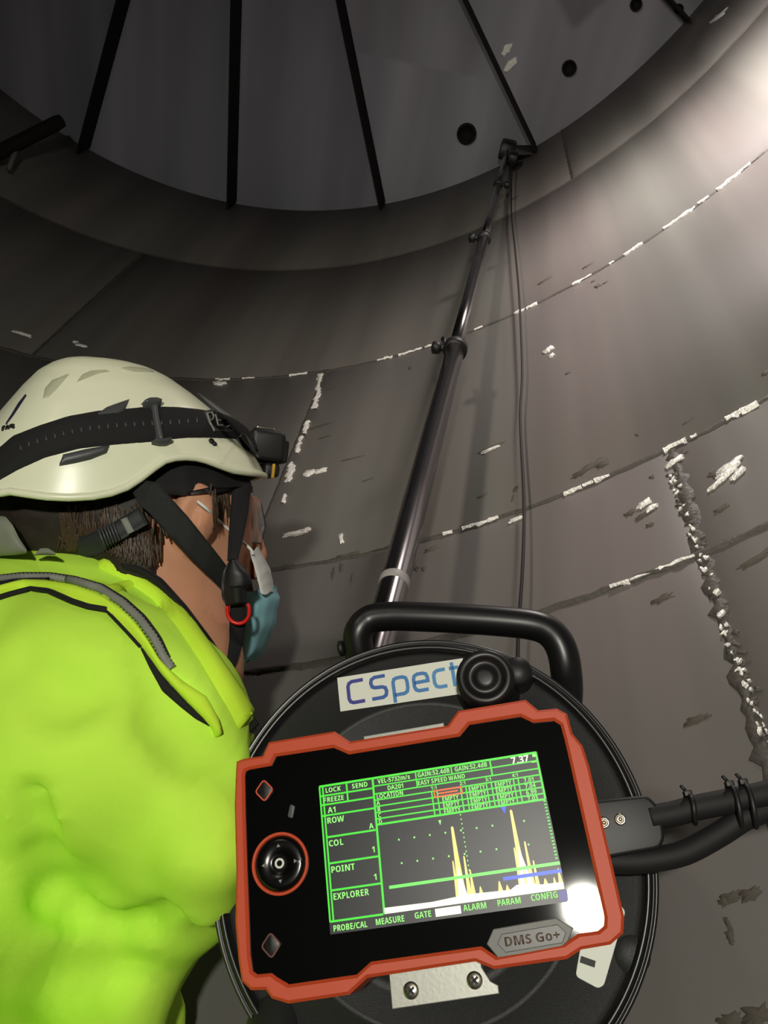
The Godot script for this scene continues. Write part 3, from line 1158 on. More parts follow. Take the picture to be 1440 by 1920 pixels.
func reel() -> void:
	var at := DEV * Transform3D(Basis.IDENTITY, D(-13.2, -0.8, -58))
	var o := thing("cable_reel", "large black round cable reel with a carrying handle, behind the instrument", "reel", at)
	var rr := 118.5
	var st := begin()
	var pf := []
	for v in [[0, 1], [26, 1], [27, -1], [54, -1], [56, 1.6], [59, 1.6], [60.5, -1.2], [66, -1.2], [67, 0], [78, 0], [79, 1.2], [81.5, 1.2], [82.5, 0], [108, 0], [110.5, -1.5]]:
		pf.append(Vector2(v[0], v[1]) * K)
	pf.reverse()
	lathe(st, pf, 120)
	obj("front_flange", fin(st), M.reel, o)
	st = begin()
	pf = []
	for v in [[110, -5], [110.5, -1.5], [111.5, 2.2], [113, 3.6], [114.6, 2.6], [115.2, 0.8], [116, 0.8], [116.8, 2.0], [118, 1.4], [118.5, -1], [118.5, -7], [117, -9], [110, -9], [110, -5]]:
		pf.append(Vector2(v[0], v[1]) * K)
	pf.reverse()
	lathe(st, pf, 140)
	obj("rim", fin(st), mat(Color(0.075, 0.075, 0.078), 0.33), o, "glossy black double rim")
	st = begin()
	pf = []
	for v in [[0, -48], [116, -48], [118, -46], [118, -42], [110, -41], [82, -41], [82, -8], [110, -8], [110, -5], [0, -5]]:
		pf.append(Vector2(v[0], v[1]) * K)
	lathe(st, pf, 100)
	obj("drum", fin(st), M.black_plastic, o)
	# wound cable between the flanges
	st = begin()
	var wind := []
	for i in 400:
		var a := TAU * i / 40.0
		wind.append(Vector3(cos(a) * 92, sin(a) * 92, -12 - 26.0 * absf(fmod(i / 200.0, 2.0) - 1.0)) * K)
	tube(st, wind, 3.0 * K, 8)
	obj("wound_cable", fin(st), M.rubber, o)
	# carrying handle
	st = begin()
	var hp := []
	for v in [[-28, 40, -52], [-28, 100, -40], [-27.2, 122, -24], [-25.5, 135, -17], [-17, 142.5, -17], [-4, 142.3, -17], [10, 139.5, -17], [36, 133.5, -17], [64, 126.2, -17], [82, 120.5, -17], [91, 114.5, -17], [95.6, 105, -18], [96, 92, -22], [93, 75, -34], [80, 40, -52]]:
		hp.append(D(v[0], v[1], v[2]))
	hp = smooth(hp, 6)
	var rads := []
	for i in hp.size():
		rads.append(9.3 * K)
	tube(st, hp, rads, 20)
	obj("handle", fin(st), mat(Color(0.075, 0.075, 0.08), 0.36), o, "thick black carrying handle")
	st = begin()
	lathe(st, [Vector2(0, 0), Vector2(4, 0), Vector2(5, 1), Vector2(5, 3), Vector2(3, 4), Vector2(0, 4)].map(func(v): return Vector2(v.x, v.y) * K), 20, Transform3D(Basis(Vector3.UP, -PI / 2), D(-36, 128, -20)))
	obj("handle_screw", fin(st), M.black_plastic, o)
	# crank knob
	st = begin()
	var kb := Transform3D(Basis(Vector3.RIGHT, 0.0), D(48.8, 79.5, 0))
	pf = []
	for v in [[17.5, 0], [17.0, 4], [15.0, 14], [13.2, 18], [13.6, 21], [15, 23], [15.6, 26], [15.6, 33], [14.6, 35.5], [12.5, 36.5], [10.5, 35.6], [9.6, 33.5], [6.5, 33.0], [5.8, 34.6], [3, 35], [0, 35]]:
		pf.append(Vector2(v[0], v[1]) * K)
	lathe(st, pf, 44, kb)
	obj("crank_knob", fin(st), mat(Color(0.075, 0.075, 0.078), 0.42), o, "round black winding knob")
	st = begin()
	pf = []
	for v in [[8.5, 0], [8.2, 12], [8.2, 17], [7, 19], [0, 19.4]]:
		pf.append(Vector2(v[0], v[1]) * K)
	lathe(st, pf, 28, Transform3D(Basis.IDENTITY, D(66.5, 84.5, 0)))
	obj("lock_knob", fin(st), M.black_plastic, o)
	st = begin()
	bx(st, D(70.5, 70, 6), Vector3(3, 9, 4) * K, 0.5 * K, Transform3D(Basis(Vector3.FORWARD, -0.15), Vector3.ZERO))
	obj("lock_tab", fin(st), M.chrome, o, "small shiny metal tab")
	# lettered sticker
	st = begin(true)
	prism(st, V([-38.2, 103.4, -38.2, 83.1, 34, 81.6, 39, 81.7, 40.8, 86, 36, 96, 37.6, 102.2, 20, 102.6]), 0.0, 0.35, 0.1, K)
	var sk := obj("brand_sticker", fin(st), M.white_vinyl, o, "white sticker with blue lettering")
	var ink0 := mat(Color(0.20, 0.20, 0.55), 0.5)
	var ink1 := mat(Color(0.16, 0.33, 0.62), 0.5)
	var ink2 := mat(Color(0.22, 0.46, 0.70), 0.5)
	var ink3 := mat(Color(0.27, 0.53, 0.74), 0.5)
	var glyphs := [
		[ink0, [V([10.5, 12.6, 3.6, 12.6, 1.8, 11.8, 1.0, 10, 1.0, 2.6, 1.8, .8, 3.6, 0, 10.5, 0])]],
		[ink1, [V([24.0, 12.6, 17.6, 12.6, 15.6, 11.6, 15.0, 9.6, 15.6, 7.2, 17.4, 6.4, 21.6, 6.2, 23.4, 5.4, 24, 3.3, 23.4, 1, 21.6, 0, 14.8, 0])]],
		[ink2, [V([28.4, -4.4, 28.4, 7.6, 29.2, 9.4, 31, 9.9, 34.4, 9.9, 36.2, 9, 36.8, 7, 36.8, 3, 36.2, .9, 34.4, 0, 28.4, 0])]],
		[ink2, [V([41.0, 5.0, 49.2, 5.0, 49.2, 7.2, 48.4, 9.2, 46.6, 9.9, 43.2, 9.9, 41.4, 9.0, 40.8, 7, 40.8, 2.8, 41.6, .8, 43.4, 0, 49.0, 0])]],
		[ink3, [V([60.2, 9.9, 55.6, 9.9, 53.8, 9, 53.0, 7.2, 53.0, 2.8, 53.8, .8, 55.6, 0, 60.2, 0])]],
		[ink3, [V([64.6, 13.2, 64.6, 0, 66.4, 0]), V([62.6, 9.7, 68.2, 9.7])]]]
	for g in glyphs:
		st = begin(true)
		for pth in g[1]:
			stroke(st, pth.map(func(v): return Vector2(-33.2 + v.x * 0.985, 86.9 + v.y + v.x * 0.012)), 2.1, 0.3, 0.5, K)
		obj("letter", fin(st), g[0], sk)
	# worn pale plate low on the right
	st = begin(true)
	prism(st, round_poly(V([65.0, -63.4, 74.5, -69.6, 77.5, -68.6, 95.4, -39, 94.4, -36.4, 88, -31.5, 70, -52]), 2.0), 0.0, 0.5, 0.2, K)
	var wl := obj("worn_label", fin(st), M.white_vinyl, o, "worn pale corner plate with black marks")
	st = begin(true)
	stroke(st, V([69.0, -56.5, 75.5, -59.5]), 3.0, 0.45, 0.7, K)
	stroke(st, V([74, -48, 79, -51.0]), 3.4, 0.45, 0.7, K)
	obj("printed_mark", fin(st), M.ink, wl)
	# round moulded dimple
	st = begin()
	lathe(st, [Vector2(8.6, 0), Vector2(8.2, .5), Vector2(0, .55)].map(func(v): return v * K), 32, Transform3D(Basis.IDENTITY, D(94, -57.6, 0)))
	obj("dimple", fin(st), M.reel, o)
	# webbing strap hanging on the left
	st = begin()
	var sp := []
	for v in [[-92, -10, -52], [-88, -32, -40], [-92, -52, -24], [-100, -74, -14], [-108, -98, -8], [-112, -120, -8]]:
		sp.append(D(v[0], v[1], v[2]))
	sp = smooth(sp, 5)
	var sr := []
	for q in sp:
		sr.append([q - Vector3(2.6, 0, 0) * K, q - Vector3(0, 0, -0.7) * K, q + Vector3(2.6, 0, 0) * K])
	grid(st, sr, D(-100, -60, 400))
	var sb := []
	for q in sp:
		sb.append([q - Vector3(2.6, 0, 0) * K, q - Vector3(0, 0, 0.7) * K, q + Vector3(2.6, 0, 0) * K])
	grid(st, sb, D(-100, -60, 400), true)
	obj("carry_strap", fin(st), M.black_cloth, o)
	# arm that clamps the reel to the mast
	st = begin()
	var m0 := DEV.affine_inverse() * W(628, 1535, 0.598) / K - Vector3(-13.2, -.8, -58)
	tube(st, [D(0, 0, -40), D(0, 0, -55), m0 * K], [20 * K, 16 * K, 16 * K], 16)
	obj("mast_bracket", fin(st), M.black_metal, o)

# ------------------------------------------------------------------ instrument
func instrument() -> void:
	var o := thing("ultrasonic_instrument", "handheld flaw detector in an orange rubber frame with a lit green screen", "instrument", DEV)
	var outer := V([-95.7, 46.4, -95.2, 50.6, -91.5, 51.4, -81.5, 51.3, -77.9, 57.6, -43.4, 57.6, -36.0, 51.3, 13.5, 51.3, 19.8, 57.6, 53.6, 57.6, 58.6, 51.5, 67.5, 51.0, 71.8, 47.5, 72.2, 38, 75.6, 31.5, 76.4, 22, 76.4, -22, 76.2, -41.5, 74.2, -47.5, 68.0, -51.0, 55.5, -51.4, 48.6, -54.2, 17.0, -54.4, 9.6, -50.6, -38.7, -51.4, -47.4, -56.8, -75.0, -57.2, -82.6, -54.4, -85.2, -50.8, -92.0, -50.2, -96.2, -46.2, -97.4, -38, -98.4, -22, -97.2, 0, -97.0, 30])
	var inner := V([-91.2, 43.2, -90.7, 45.0, -88.8, 45.6, -77.2, 45.8, -74.6, 49.9, -44.6, 49.6, -37.2, 45.2, 18.6, 45.2, 24.2, 50.0, 49.5, 49.9, 54.9, 46.0, 64.8, 45.4, 67.6, 42.8, 67.9, 36, 68.0, 30.0, 68.0, 20, 68.0, -20, 68.0, -40.5, 67.0, -43.8, 64.0, -45.4, 55.4, -45.4, 48.4, -48.4, 19.0, -49.8, 13.2, -45.2, -36.4, -45.4, -43.4, -49.6, -74.4, -49.9, -79.6, -46.6, -82.2, -44.6, -88.8, -44.4, -91.0, -42.8, -91.8, -36, -91.8, -20, -91.8, 0, -91.6, 25])
	outer.reverse(); inner.reverse()
	var st := begin(true)
	ring_prism(st, outer, inner, -22.0, 1.6, 1.3, K)
	side(st, inset(outer, 3.0), -30.0, outer, -22.0, K, Transform3D.IDENTITY)
	obj("rubber_frame", fin(st), M.orange, o, "orange rubber bumper frame")
	st = begin(true)
	prism(st, inset(outer, 5.0), -48.0, -20.0, 0.0, K)
	obj("case", fin(st), M.black_plastic, o)
	st = begin(true)
	prism(st, inset(inner, -0.6), -4.0, -0.4, 0.0, K)
	obj("front_glass", fin(st), M.glass, o, "glossy black front panel")
	# screen
	st = begin(true)
	prism(st, V([-54, -32.6, 54, -32.6, 54, 32.6, -54, 32.6]), -0.5, -0.3, 0.0, K)
	var sc := obj("screen", fin(st), glow(Color(0.09, 0.098, 0.115), 1.0), o, "lit screen with green lines and yellow peaks")
	var green := glow(Color(0.30, 1.0, 0.22), 0.85)
	var pale := glow(Color(0.62, 1.0, 0.50), 1.1)
	var white := glow(Color(1.0, 1.0, 0.88), 1.3)
	var amber := glow(Color(1.0, 0.90, 0.50), 1.1)
	var blue := glow(Color(0.14, 0.35, 1.0), 1.0)
	var orange := glow(Color(1.0, 0.45, 0.2), 0.9)
	var violet := glow(Color(0.18, 0.14, 0.62), 0.7)
	st = begin(true)
	var ln := func(x0: float, y0: float, x1: float, y1: float, w := 0.65) -> void:
		stroke(st, [Vector2(x0, y0), Vector2(x1, y1)], w * 1.25, -0.3, -0.2, K)
	for x in [-53.6, -52.0]:
		ln.call(x, -27.6, x, 32.2, 0.6)
	ln.call(-53.6, 32.2, 53.4, 32.2, 0.8)
	ln.call(53.3, 32.2, 53.3, 11.0, 0.7)
	ln.call(-53.6, -27.4, -28.8, -27.4, 0.7)
	for y in [27.6, 23.4]:
		ln.call(-53.6, y, -26.8, y)
	ln.call(-53.6, 18.4, -26.8, 18.4)
	for y in [8.6, -3.0, -14.6]:
		ln.call(-52.0, y, -28.0, y, 0.7)
	ln.call(-28.2, -27.4, -26.8, 32.2, 0.8)
	ln.call(-40.0, 32.2, -40.0, 23.4)
	for y in [28.4, 24.8, 21.9, 19.0, 16.2, 13.4]:
		ln.call(-26.8, y, 53.3, y, 0.5)
	ln.call(-26.8, 10.8, 53.3, 10.8, 0.75)
	ln.call(-5.5, 32.2, -5.5, 24.8, 0.5)
	ln.call(12.0, 32.2, 12.0, 28.4, 0.5)
	ln.call(31.0, 32.2, 31.0, 24.8, 0.6)
	for x in [1.0, 3.6, 15.0, 17.6, 27.4, 29.8, 40.4, 42.6]:
		ln.call(x, 21.9, x, 10.8, 0.5)
	for k in 18:
		ln.call(52.3, 10.0 - k * 1.45, 53.4, 10.0 - k * 1.45, 0.5)
	obj("screen_line", fin(st), green, sc)
	st = begin(true)
	text(st, "LOCK", Vector2(-47, 29.9), 2.2, -0.3, 1)
	text(st, "SEND", Vector2(-33.5, 29.9), 2.2, -0.3, 1)
	text(st, "FREEZE", Vector2(-47, 25.5), 2.2, -0.3, 1)
	text(st, "VEL-5732m/s", Vector2(-16.5, 30.3), 2.1, -0.3, 1, .9)
	text(st, "GAIN:52.4dB", Vector2(3.2, 30.3), 2.1, -0.3, 1, .9)
	text(st, "GAIN:52.4dB", Vector2(21.5, 30.3), 2.1, -0.3, 1, .9)
	text(st, "DA201", Vector2(-16, 26.6), 2.1, -0.3, 1, .95)
	text(st, "EASY SPEED WAND", Vector2(6.4, 26.6), 2.1, -0.3, 1, .9)
	text(st, "LOCATION", Vector2(-26, 23.4), 2.1, -0.3, 0, .9)
	for k in 4:
		text(st, ["1:1", "2:1", "3:1", "4:1"][k], Vector2([2.4, 16.4, 28.8, 41.6][k], 23.4), 1.6, -0.3, 1)
		text(st, ["A", "B", "C", "D"][k], Vector2(-25.4, 20.4 - k * 2.8), 1.9, -0.3, 1)
		for c in 3:
			if k > 0 or c > 0:
				text(st, "EMPTY", Vector2([9.4, 22.6, 35.2][c], 20.4 - k * 2.8), 2.0, -0.3, 1, .9)
		text(st, ["7.01", "7.04", "6.99", "7.03"][k], Vector2(47.6, 20.4 - k * 2.8), 1.9, -0.3, 1)
	text(st, "A1", Vector2(-50.4, 20.6), 2.6, -0.3, 0)
	stroke(st, V([-31.4, 19.6, -29.2, 19.6, -29.2, 22.0, -31.4, 22.0]), 0.5, -0.3, -0.2, K, Transform3D.IDENTITY, true)
	text(st, "ROW", Vector2(-51.4, 15.9), 2.7, -0.3, 0)
	text(st, "A", Vector2(-28.8, 10.6), 2.4, -0.3, 2)
	text(st, "COL", Vector2(-51.4, 5.6), 2.7, -0.3, 0)
	text(st, "1", Vector2(-28.9, 0.2), 2.6, -0.3, 2)
	text(st, "POINT", Vector2(-51.4, -5.9), 2.7, -0.3, 0)
	text(st, "1", Vector2(-29.4, -11.6), 2.6, -0.3, 2)
	text(st, "EXPLORER", Vector2(-51.4, -17.4), 2.7, -0.3, 0, .92)
	text(st, "PROBE/CAL", Vector2(-44.5, -30.4), 2.5, -0.3, 1, .85)
	text(st, "MEASURE", Vector2(-26.0, -30.2), 2.5, -0.3, 1, .85)
	text(st, "GATE", Vector2(-10.8, -29.8), 2.5, -0.3, 1, .9)
	text(st, "ALARM", Vector2(13.0, -29.5), 2.5, -0.3, 1, .9)
	text(st, "PARAM", Vector2(28.4, -29.4), 2.5, -0.3, 1, .9)
	text(st, "CONFIG", Vector2(44.2, -29.2), 2.5, -0.3, 1, .9)
	st.generate_normals()
	obj("screen_text", st, pale, sc)
	st = begin(true)
	text(st, "7.37", Vector2(45.2, 30.0), 3.2, -0.3, 1, 1.0, true)
	st.generate_normals()
	obj("screen_reading", st, white, sc)
	st = begin(true)
	stroke(st, V([2.2, 19.1, 15.4, 19.1, 15.4, 21.9, 2.2, 21.9]), 0.7, -0.25, -0.1, K, Transform3D.IDENTITY, true)
	stroke(st, V([4, 20.5, 13.6, 20.5]), 0.7, -0.25, -0.15, K)
	obj("screen_cursor", fin(st), orange, sc)
	# echo trace: narrow peaks over a white foot
	st = begin(true)
	var pk := func(x: float, y: float, w: float) -> void:
		prism(st, V([x - w, -25.0, x - w * .55, (y - 25.0) * .5, x - w * .3, y - .6, x, y, x + w * .3, y - .6, x + w * .55, (y - 25.0) * .5, x + w, -25.0]), -0.3, -0.18, 0.0, K)
	for v in [[8.2, 5.2, 2.0], [6.2, -9.4, 1.0], [11.6, -8.0, 1.1], [13.4, -14, 1.0], [16.8, -21.5, 1.0], [25.6, -20.5, 1.2], [28.8, -22.4, 1.0], [36.6, 8.6, 1.9], [35.0, -7.6, 1.1], [40.2, -5.6, 1.2], [42.4, -14, 1.0], [46.0, -22.0, 1.2], [52.6, -18.6, 1.0], [50.0, -22, .8]]:
		pk.call(v[0], v[1], v[2])
	obj("echo_peak", fin(st), amber, sc)
	st = begin(true)
	prism(st, V([-28.0, -27.4, 53.6, -27.4, 53.6, -24.6, 43, -24.4, 40, -23.4, 33, -23.2, 30, -24.8, 12, -24.2, 4, -24.6, -6, -25.2, -28.0, -24.9]), -0.3, -0.12, 0.0, K)
	prism(st, V([-5.0, -31.4, 6.6, -31.4, 6.6, -28.2, -5.0, -28.2]), -0.3, -0.15, 0.0, K)
	stroke(st, V([7.4, -24.6, 8.2, -14, 9.6, -24.6]), 2.0, -0.3, -0.1, K)
	stroke(st, V([35.6, -24.6, 37, -10, 39.4, -24.6]), 2.4, -0.3, -0.1, K)
	obj("echo_foot", fin(st), white, sc)
	st = begin(true)
	for gx in 9:
		for gy in [2.8, -7.4, -17.0]:
			var x := -17.5 + gx * 7.4
			if absf(x - 8.0) > 2.5 and absf(x - 37.0) > 4.0:
				bx(st, D(x, gy, -0.22), Vector3(.75, .75, .1) * K)
	for k in 14:
		bx(st, D(13.0, 9.6 - k * 2.0, -0.22), Vector3(.5, .6, .1) * K)
	prism(st, V([2.2, 8.6, 3.6, 8.6, 2.9, 6.4]), -0.3, -0.15, 0.0, K)
	obj("graticule_dot", fin(st), pale, sc)
	st = begin(true)
	stroke(st, V([-24.6, -16.8, 54, -16.8]), 1.3, -0.3, -0.08, K)
	obj("gate_line", fin(st), glow(Color(0.45, 1.0, 0.38), 1.1), sc)
	st = begin(true)
	stroke(st, V([27.6, -20.0, 54, -20.0]), 1.5, -0.3, -0.09, K)
	obj("gate_line", fin(st), blue, sc, "blue gate line")
	st = begin(true)
	prism(st, V([32.2, 10.2, 34.8, 10.2, 33.5, 7.2]), -0.3, -0.1, 0.0, K)
	obj("gate_marker", fin(st), blue, sc, "blue gate marker")
	st = begin(true)
	prism(st, V([50.6, -32.0, 54.4, -32.0, 54.4, -28.0, 50.6, -28.0]), -0.3, -0.15, 0.0, K)
	obj("screen_corner", fin(st), violet, sc)
	st = begin(true)
	bx(st, D(52.2, 31.0, -.25), Vector3(1.6, 1.4, .1) * K)
	bx(st, D(51.6, 28.2, -.25), Vector3(2.4, .8, .1) * K)
	obj("screen_symbol", fin(st), pale, sc)
	var al := AreaLight3D.new()
	al.name = "screen_light"
	al.area_size = Vector2(108, 65) * K
	al.light_energy = 0.004
	al.light_color = Color(0.6, 1.0, 0.5)
	al.shadow_enabled = true
	o.add_child(al)
	al.position = D(0, 0, 1.0)
	al.rotation.y = PI
	# direction pad
	var pad := obj("direction_pad", null, null, o)
	st = begin()
	lathe(st, [[12.2, -.4], [12, .3], [10, .9], [5.0, 1.1], [4.6, .7], [3.4, .7], [0, .9]].map(func(v): return Vector2(v[0], v[1]) * K), 48)
	pad.mesh = fin(st).commit()
	pad.material_override = mat(Color(0.03, 0.03, 0.032), 0.22)
	pad.position = D(-75.6, 0.2, 0)
	st = begin()
	lathe(st, [[14.0, -.4], [13.9, .5], [13.4, .8], [12.7, .6], [12.3, -.4]].map(func(v): return Vector2(v[0], v[1]) * K), 60)
	obj("pad_ring", fin(st), M.orange, pad, "orange ring")
	st = begin()
	lathe(st, [[2.35, .8], [2.3, 1.15], [1.35, 1.15], [1.3, .8]].map(func(v): return Vector2(v[0], v[1]) * K), 28)
	obj("centre_mark", fin(st), M.white_vinyl, pad, "white ring mark")
	for k in 4:
		st = begin(true)
		var r := Transform3D(Basis(Vector3.BACK, k * PI / 2), Vector3.ZERO)
		prism(st, V([-0.9, 7.2, 0.9, 7.2, 0, 8.7]), 0.7, 1.25, 0.0, K, r)
		obj("arrow_mark", fin(st), M.silver, pad)
	# two diamond keys and a small sensor
	for s in [[-81.5, 34.4, M.orange], [-81.8, -33.6, mat(Color(0.36, 0.17, 0.12), 0.5)]]:
		st = begin()
		var dm := V([s[0] - 4.6, s[1], s[0], s[1] - 5.2, s[0] + 4.6, s[1], s[0], s[1] + 5.2])
		prism(st, round_poly(dm, 1.6), -0.4, 0.5, 0.4, K)
		var kk := obj("menu_key", fin(st), mat(Color(0.035, 0.03, 0.03), 0.35), o)
		st = begin(true)
		stroke(st, round_poly(ccw(dm), 1.6), 0.7, 0.0, 0.62, K, Transform3D.IDENTITY, true)
		obj("key_outline", fin(st), s[2], kk)
	st = begin()
	prism(st, round_poly(V([-70.6, 20.6, -68.2, 19.4, -66.4, 25.0, -68.8, 26.2]), .8), -.4, .2, .2, K)
	obj("status_lens", fin(st), M.grey_plastic, o)
	# name badge
	st = begin(true)
	prism(st, V([15.6, -44.6, 19.5, -39.2, 47.4, -38.2, 53.9, -43.0, 50.4, -47.8, 46, -50.2, 19.6, -50.4]), -0.5, 0.9, 0.4, K)
	var bd := obj("name_badge", fin(st), mat(Color(0.40, 0.40, 0.38), 0.5), o, "grey name badge with faint lettering")
	st = begin(true)
	prism(st, V([20.3, -45.1, 22.8, -41.6, 47.6, -40.8, 50.4, -44.4, 48.0, -48.0, 23.2, -48.8]), 0.5, 1.1, 0.2, K)
	obj("badge_plate", fin(st), mat(Color(0.11, 0.105, 0.09), 0.4), bd)
	st = begin(true)
	text(st, "DMS Go+", Vector2(35.4, -44.8), 3.6, 1.1, 1, 1.15)
	st.generate_normals()
	obj("badge_lettering", st, mat(Color(0.30, 0.22, 0.17), 0.5), bd)
	# metal plate behind the instrument, showing above and below
	var p := thing("mounting_plate", "bare metal strap plate behind the instrument, screwed at its lower end", "bracket", DEV * Transform3D(Basis.IDENTITY, D(-12, 0, -51)))
	st = begin(true)
	prism(st, V([-26, 64.3, -26, -54, -26.3, -67.6, 26.4, -66.9, 26.6, -63.4, 23.2, -61.2, 20, -55, 20, 64.6]), -2.0, 1.0, 0.4, K)
	obj("plate", fin(st), M.alu, p)
	for s in [[-16.0, -60.8], [15.6, -60.0]]:
		st = begin()
		lathe(st, [[4.0, .8], [3.9, 1.5], [3.2, 1.9], [0, 2.1]].map(func(v): return Vector2(v[0], v[1]) * K), 28, Transform3D(Basis.IDENTITY, D(s[0], s[1], 0)))
		var h := obj("screw", fin(st), M.chrome, p)
		st = begin(true)
		for a in [0.6, 0.6 + PI / 2]:
			bx(st, Vector3.ZERO, Vector3(4.4, 1.3, 0.5) * K, 0.0, Transform3D(Basis(Vector3.BACK, a), D(s[0], s[1], 2.0)))
		obj("screw_slot", fin(st), M.ink, h)
	# connector block and its cables
	var pb := thing("cable_connector", "black cable plug with two bright screws at the instrument's right side", "connector", DEV * Transform3D(Basis.IDENTITY, D(88, -2, -32)))
	st = begin()
	prism(st, round_poly(V([-16, -14.5, 15.2, -13.2, 18.6, -8, 19.6, 4, 15.6, 11.4, -14, 12.6]), 3.4), -14, 2.0, 1.6, K)
	obj("plug_body", fin(st), M.black_plastic, pb)
	for s in [[-8.4, 1.6], [-0.4, 2.0]]:
		st = begin()
		lathe(st, [[2.9, 1.8], [2.8, 2.9], [1.6, 3.3], [1.4, 2.5], [0, 2.5]].map(func(v): return Vector2(v[0], v[1]) * K), 24, Transform3D(Basis.IDENTITY, D(s[0], s[1], 0)))
		obj("screw", fin(st), M.chrome, pb)
	var c1 := thing("instrument_cable", "thick black cable running straight out of the connector to the right", "cable", DEV * Transform3D(Basis.IDENTITY, D(106, 0, -34)))
	st = begin()
	var pts := []
	for v in [[-4, -1, 0], [8, -0.6, 0], [20, 0.6, 0], [38, 1.4, 0], [52, 2.2, 0], [66, 4.0, -2], [85, 6, -8], [110, 4, -20], [135, -20, -30], [150, -70, -30]]:
		pts.append(D(v[0], v[1], v[2]))
	tube(st, smooth(pts, 6), 5.9 * K, 16)
	obj("cable_sheath", fin(st), M.rubber, c1)
	var c2 := thing("instrument_cable", "black cable bowing below the connector before joining the upper cable", "cable", DEV * Transform3D(Basis.IDENTITY, D(80, -16, -38)))
	st = begin()
	pts = []
	for v in [[-14, 2, -4], [2, -1.8, 0], [16, -3.2, 0], [34, -2.2, 0], [52, 3.4, 0], [66, 9.0, 1], [78, 11.6, 0], [92, 13.6, -2], [112, 14, -8], [138, 8, -20], [160, -20, -30], [172, -66, -30]]:
		pts.append(D(v[0], v[1], v[2]))
	tube(st, smooth(pts, 6), 5.7 * K, 16)
	obj("cable_sheath", fin(st), M.rubber, c2)
	var ties := [[122.5, 0.2, 6.5, "first black cable tie out from the connector, around the upper cable"], [143.0, -1.4, 9.6, "second black cable tie, where the two cables meet"], [149.5, -1.8, 10.0, "third black cable tie, farthest out along the joined cables"]]
	for s in ties:
		var ct := thing("cable_tie", s[3], "cable tie", DEV * Transform3D(Basis.IDENTITY, D(s[0], s[1], -34)), "cable ties on the instrument cables")
		st = begin()
		var loop := []
		for k in 24:
			var a := TAU * k / 24
			loop.append(D(0.6 * sin(a * 2.0), cos(a) * s[2], sin(a) * 7.4))
		tube(st, loop, 1.3 * K, 8, true)
		obj("strap_loop", fin(st), M.black_plastic, ct)
		st = begin()
		bx(st, D(0, s[2] + .6, 2), Vector3(4, 3, 4) * K, .5 * K)
		tube(st, [D(0, s[2] + 1, 2), D(-2.5, s[2] + 4.4, 4)], .9 * K, 6)
		obj("tie_head", fin(st), M.black_plastic, ct)

# ------------------------------------------------------------------ person
func march(px: float, py: float) -> Vector3:
	var d := (W(px, py, 1.0) - EYE).normalized()
	var t := 0.25
	for k in 90:
		var e := field(EYE + d * t)
		if e < 0.0006:
			break
		t += maxf(e * 0.8, 0.0005)
		if t > 2.0:
			break
	return EYE + d * t

func slab(st: SurfaceTool, A: Array, B: Array, za: Array, zb: Array, thick: float, n := 20, m := 5, skin = null, gap := 0.003, round_ := true) -> void:
	# a band in free space between two lines, each with its depths; kept clear of a skin if one is given
	var rows := []
	var back := []
	var zof := func(zs: Array, t: float) -> float:
		var f := t * (zs.size() - 1)
		var i := mini(int(f), zs.size() - 2)
		return lerpf(zs[i], zs[i + 1], f - i)
	for i in n + 1:
		var t := float(i) / n
		var row := []
		var low := []
		var a := along(A, t)
		var b := along(B, t)
		for j in m + 1:
			var u := float(j) / m
			var q := a.lerp(b, u)
			var z: float = lerpf(zof.call(za, t), zof.call(zb, t), u)
			if skin != null:
				var h := hit(skin, q.x, q.y)
				if h[2]:
					z = minf(z, P2(h[0]).z - gap)
			var e := absf(u * 2.0 - 1.0)
			var k := 0.35 + 0.65 * sqrt(maxf(1.0 - e * e, 0.0)) if round_ else 1.0
			var p := W(q.x, q.y, z)
			row.append(p + (EYE - p).normalized() * thick * k)
			low.append(p)
		rows.append(row)
		back.append(low)
	grid(st, rows, EYE)
	grid(st, back, EYE, true)
	for e in [0, n]:
		grid(st, [rows[e], back[e]], W(300, 1000, .74), true)
	for e in [0, m]:
		var l := []
		var k := []
		for i in n + 1:
			l.append(rows[i][e])
			k.append(back[i][e])
		grid(st, [l, k], W(300, 1000, .74), true)

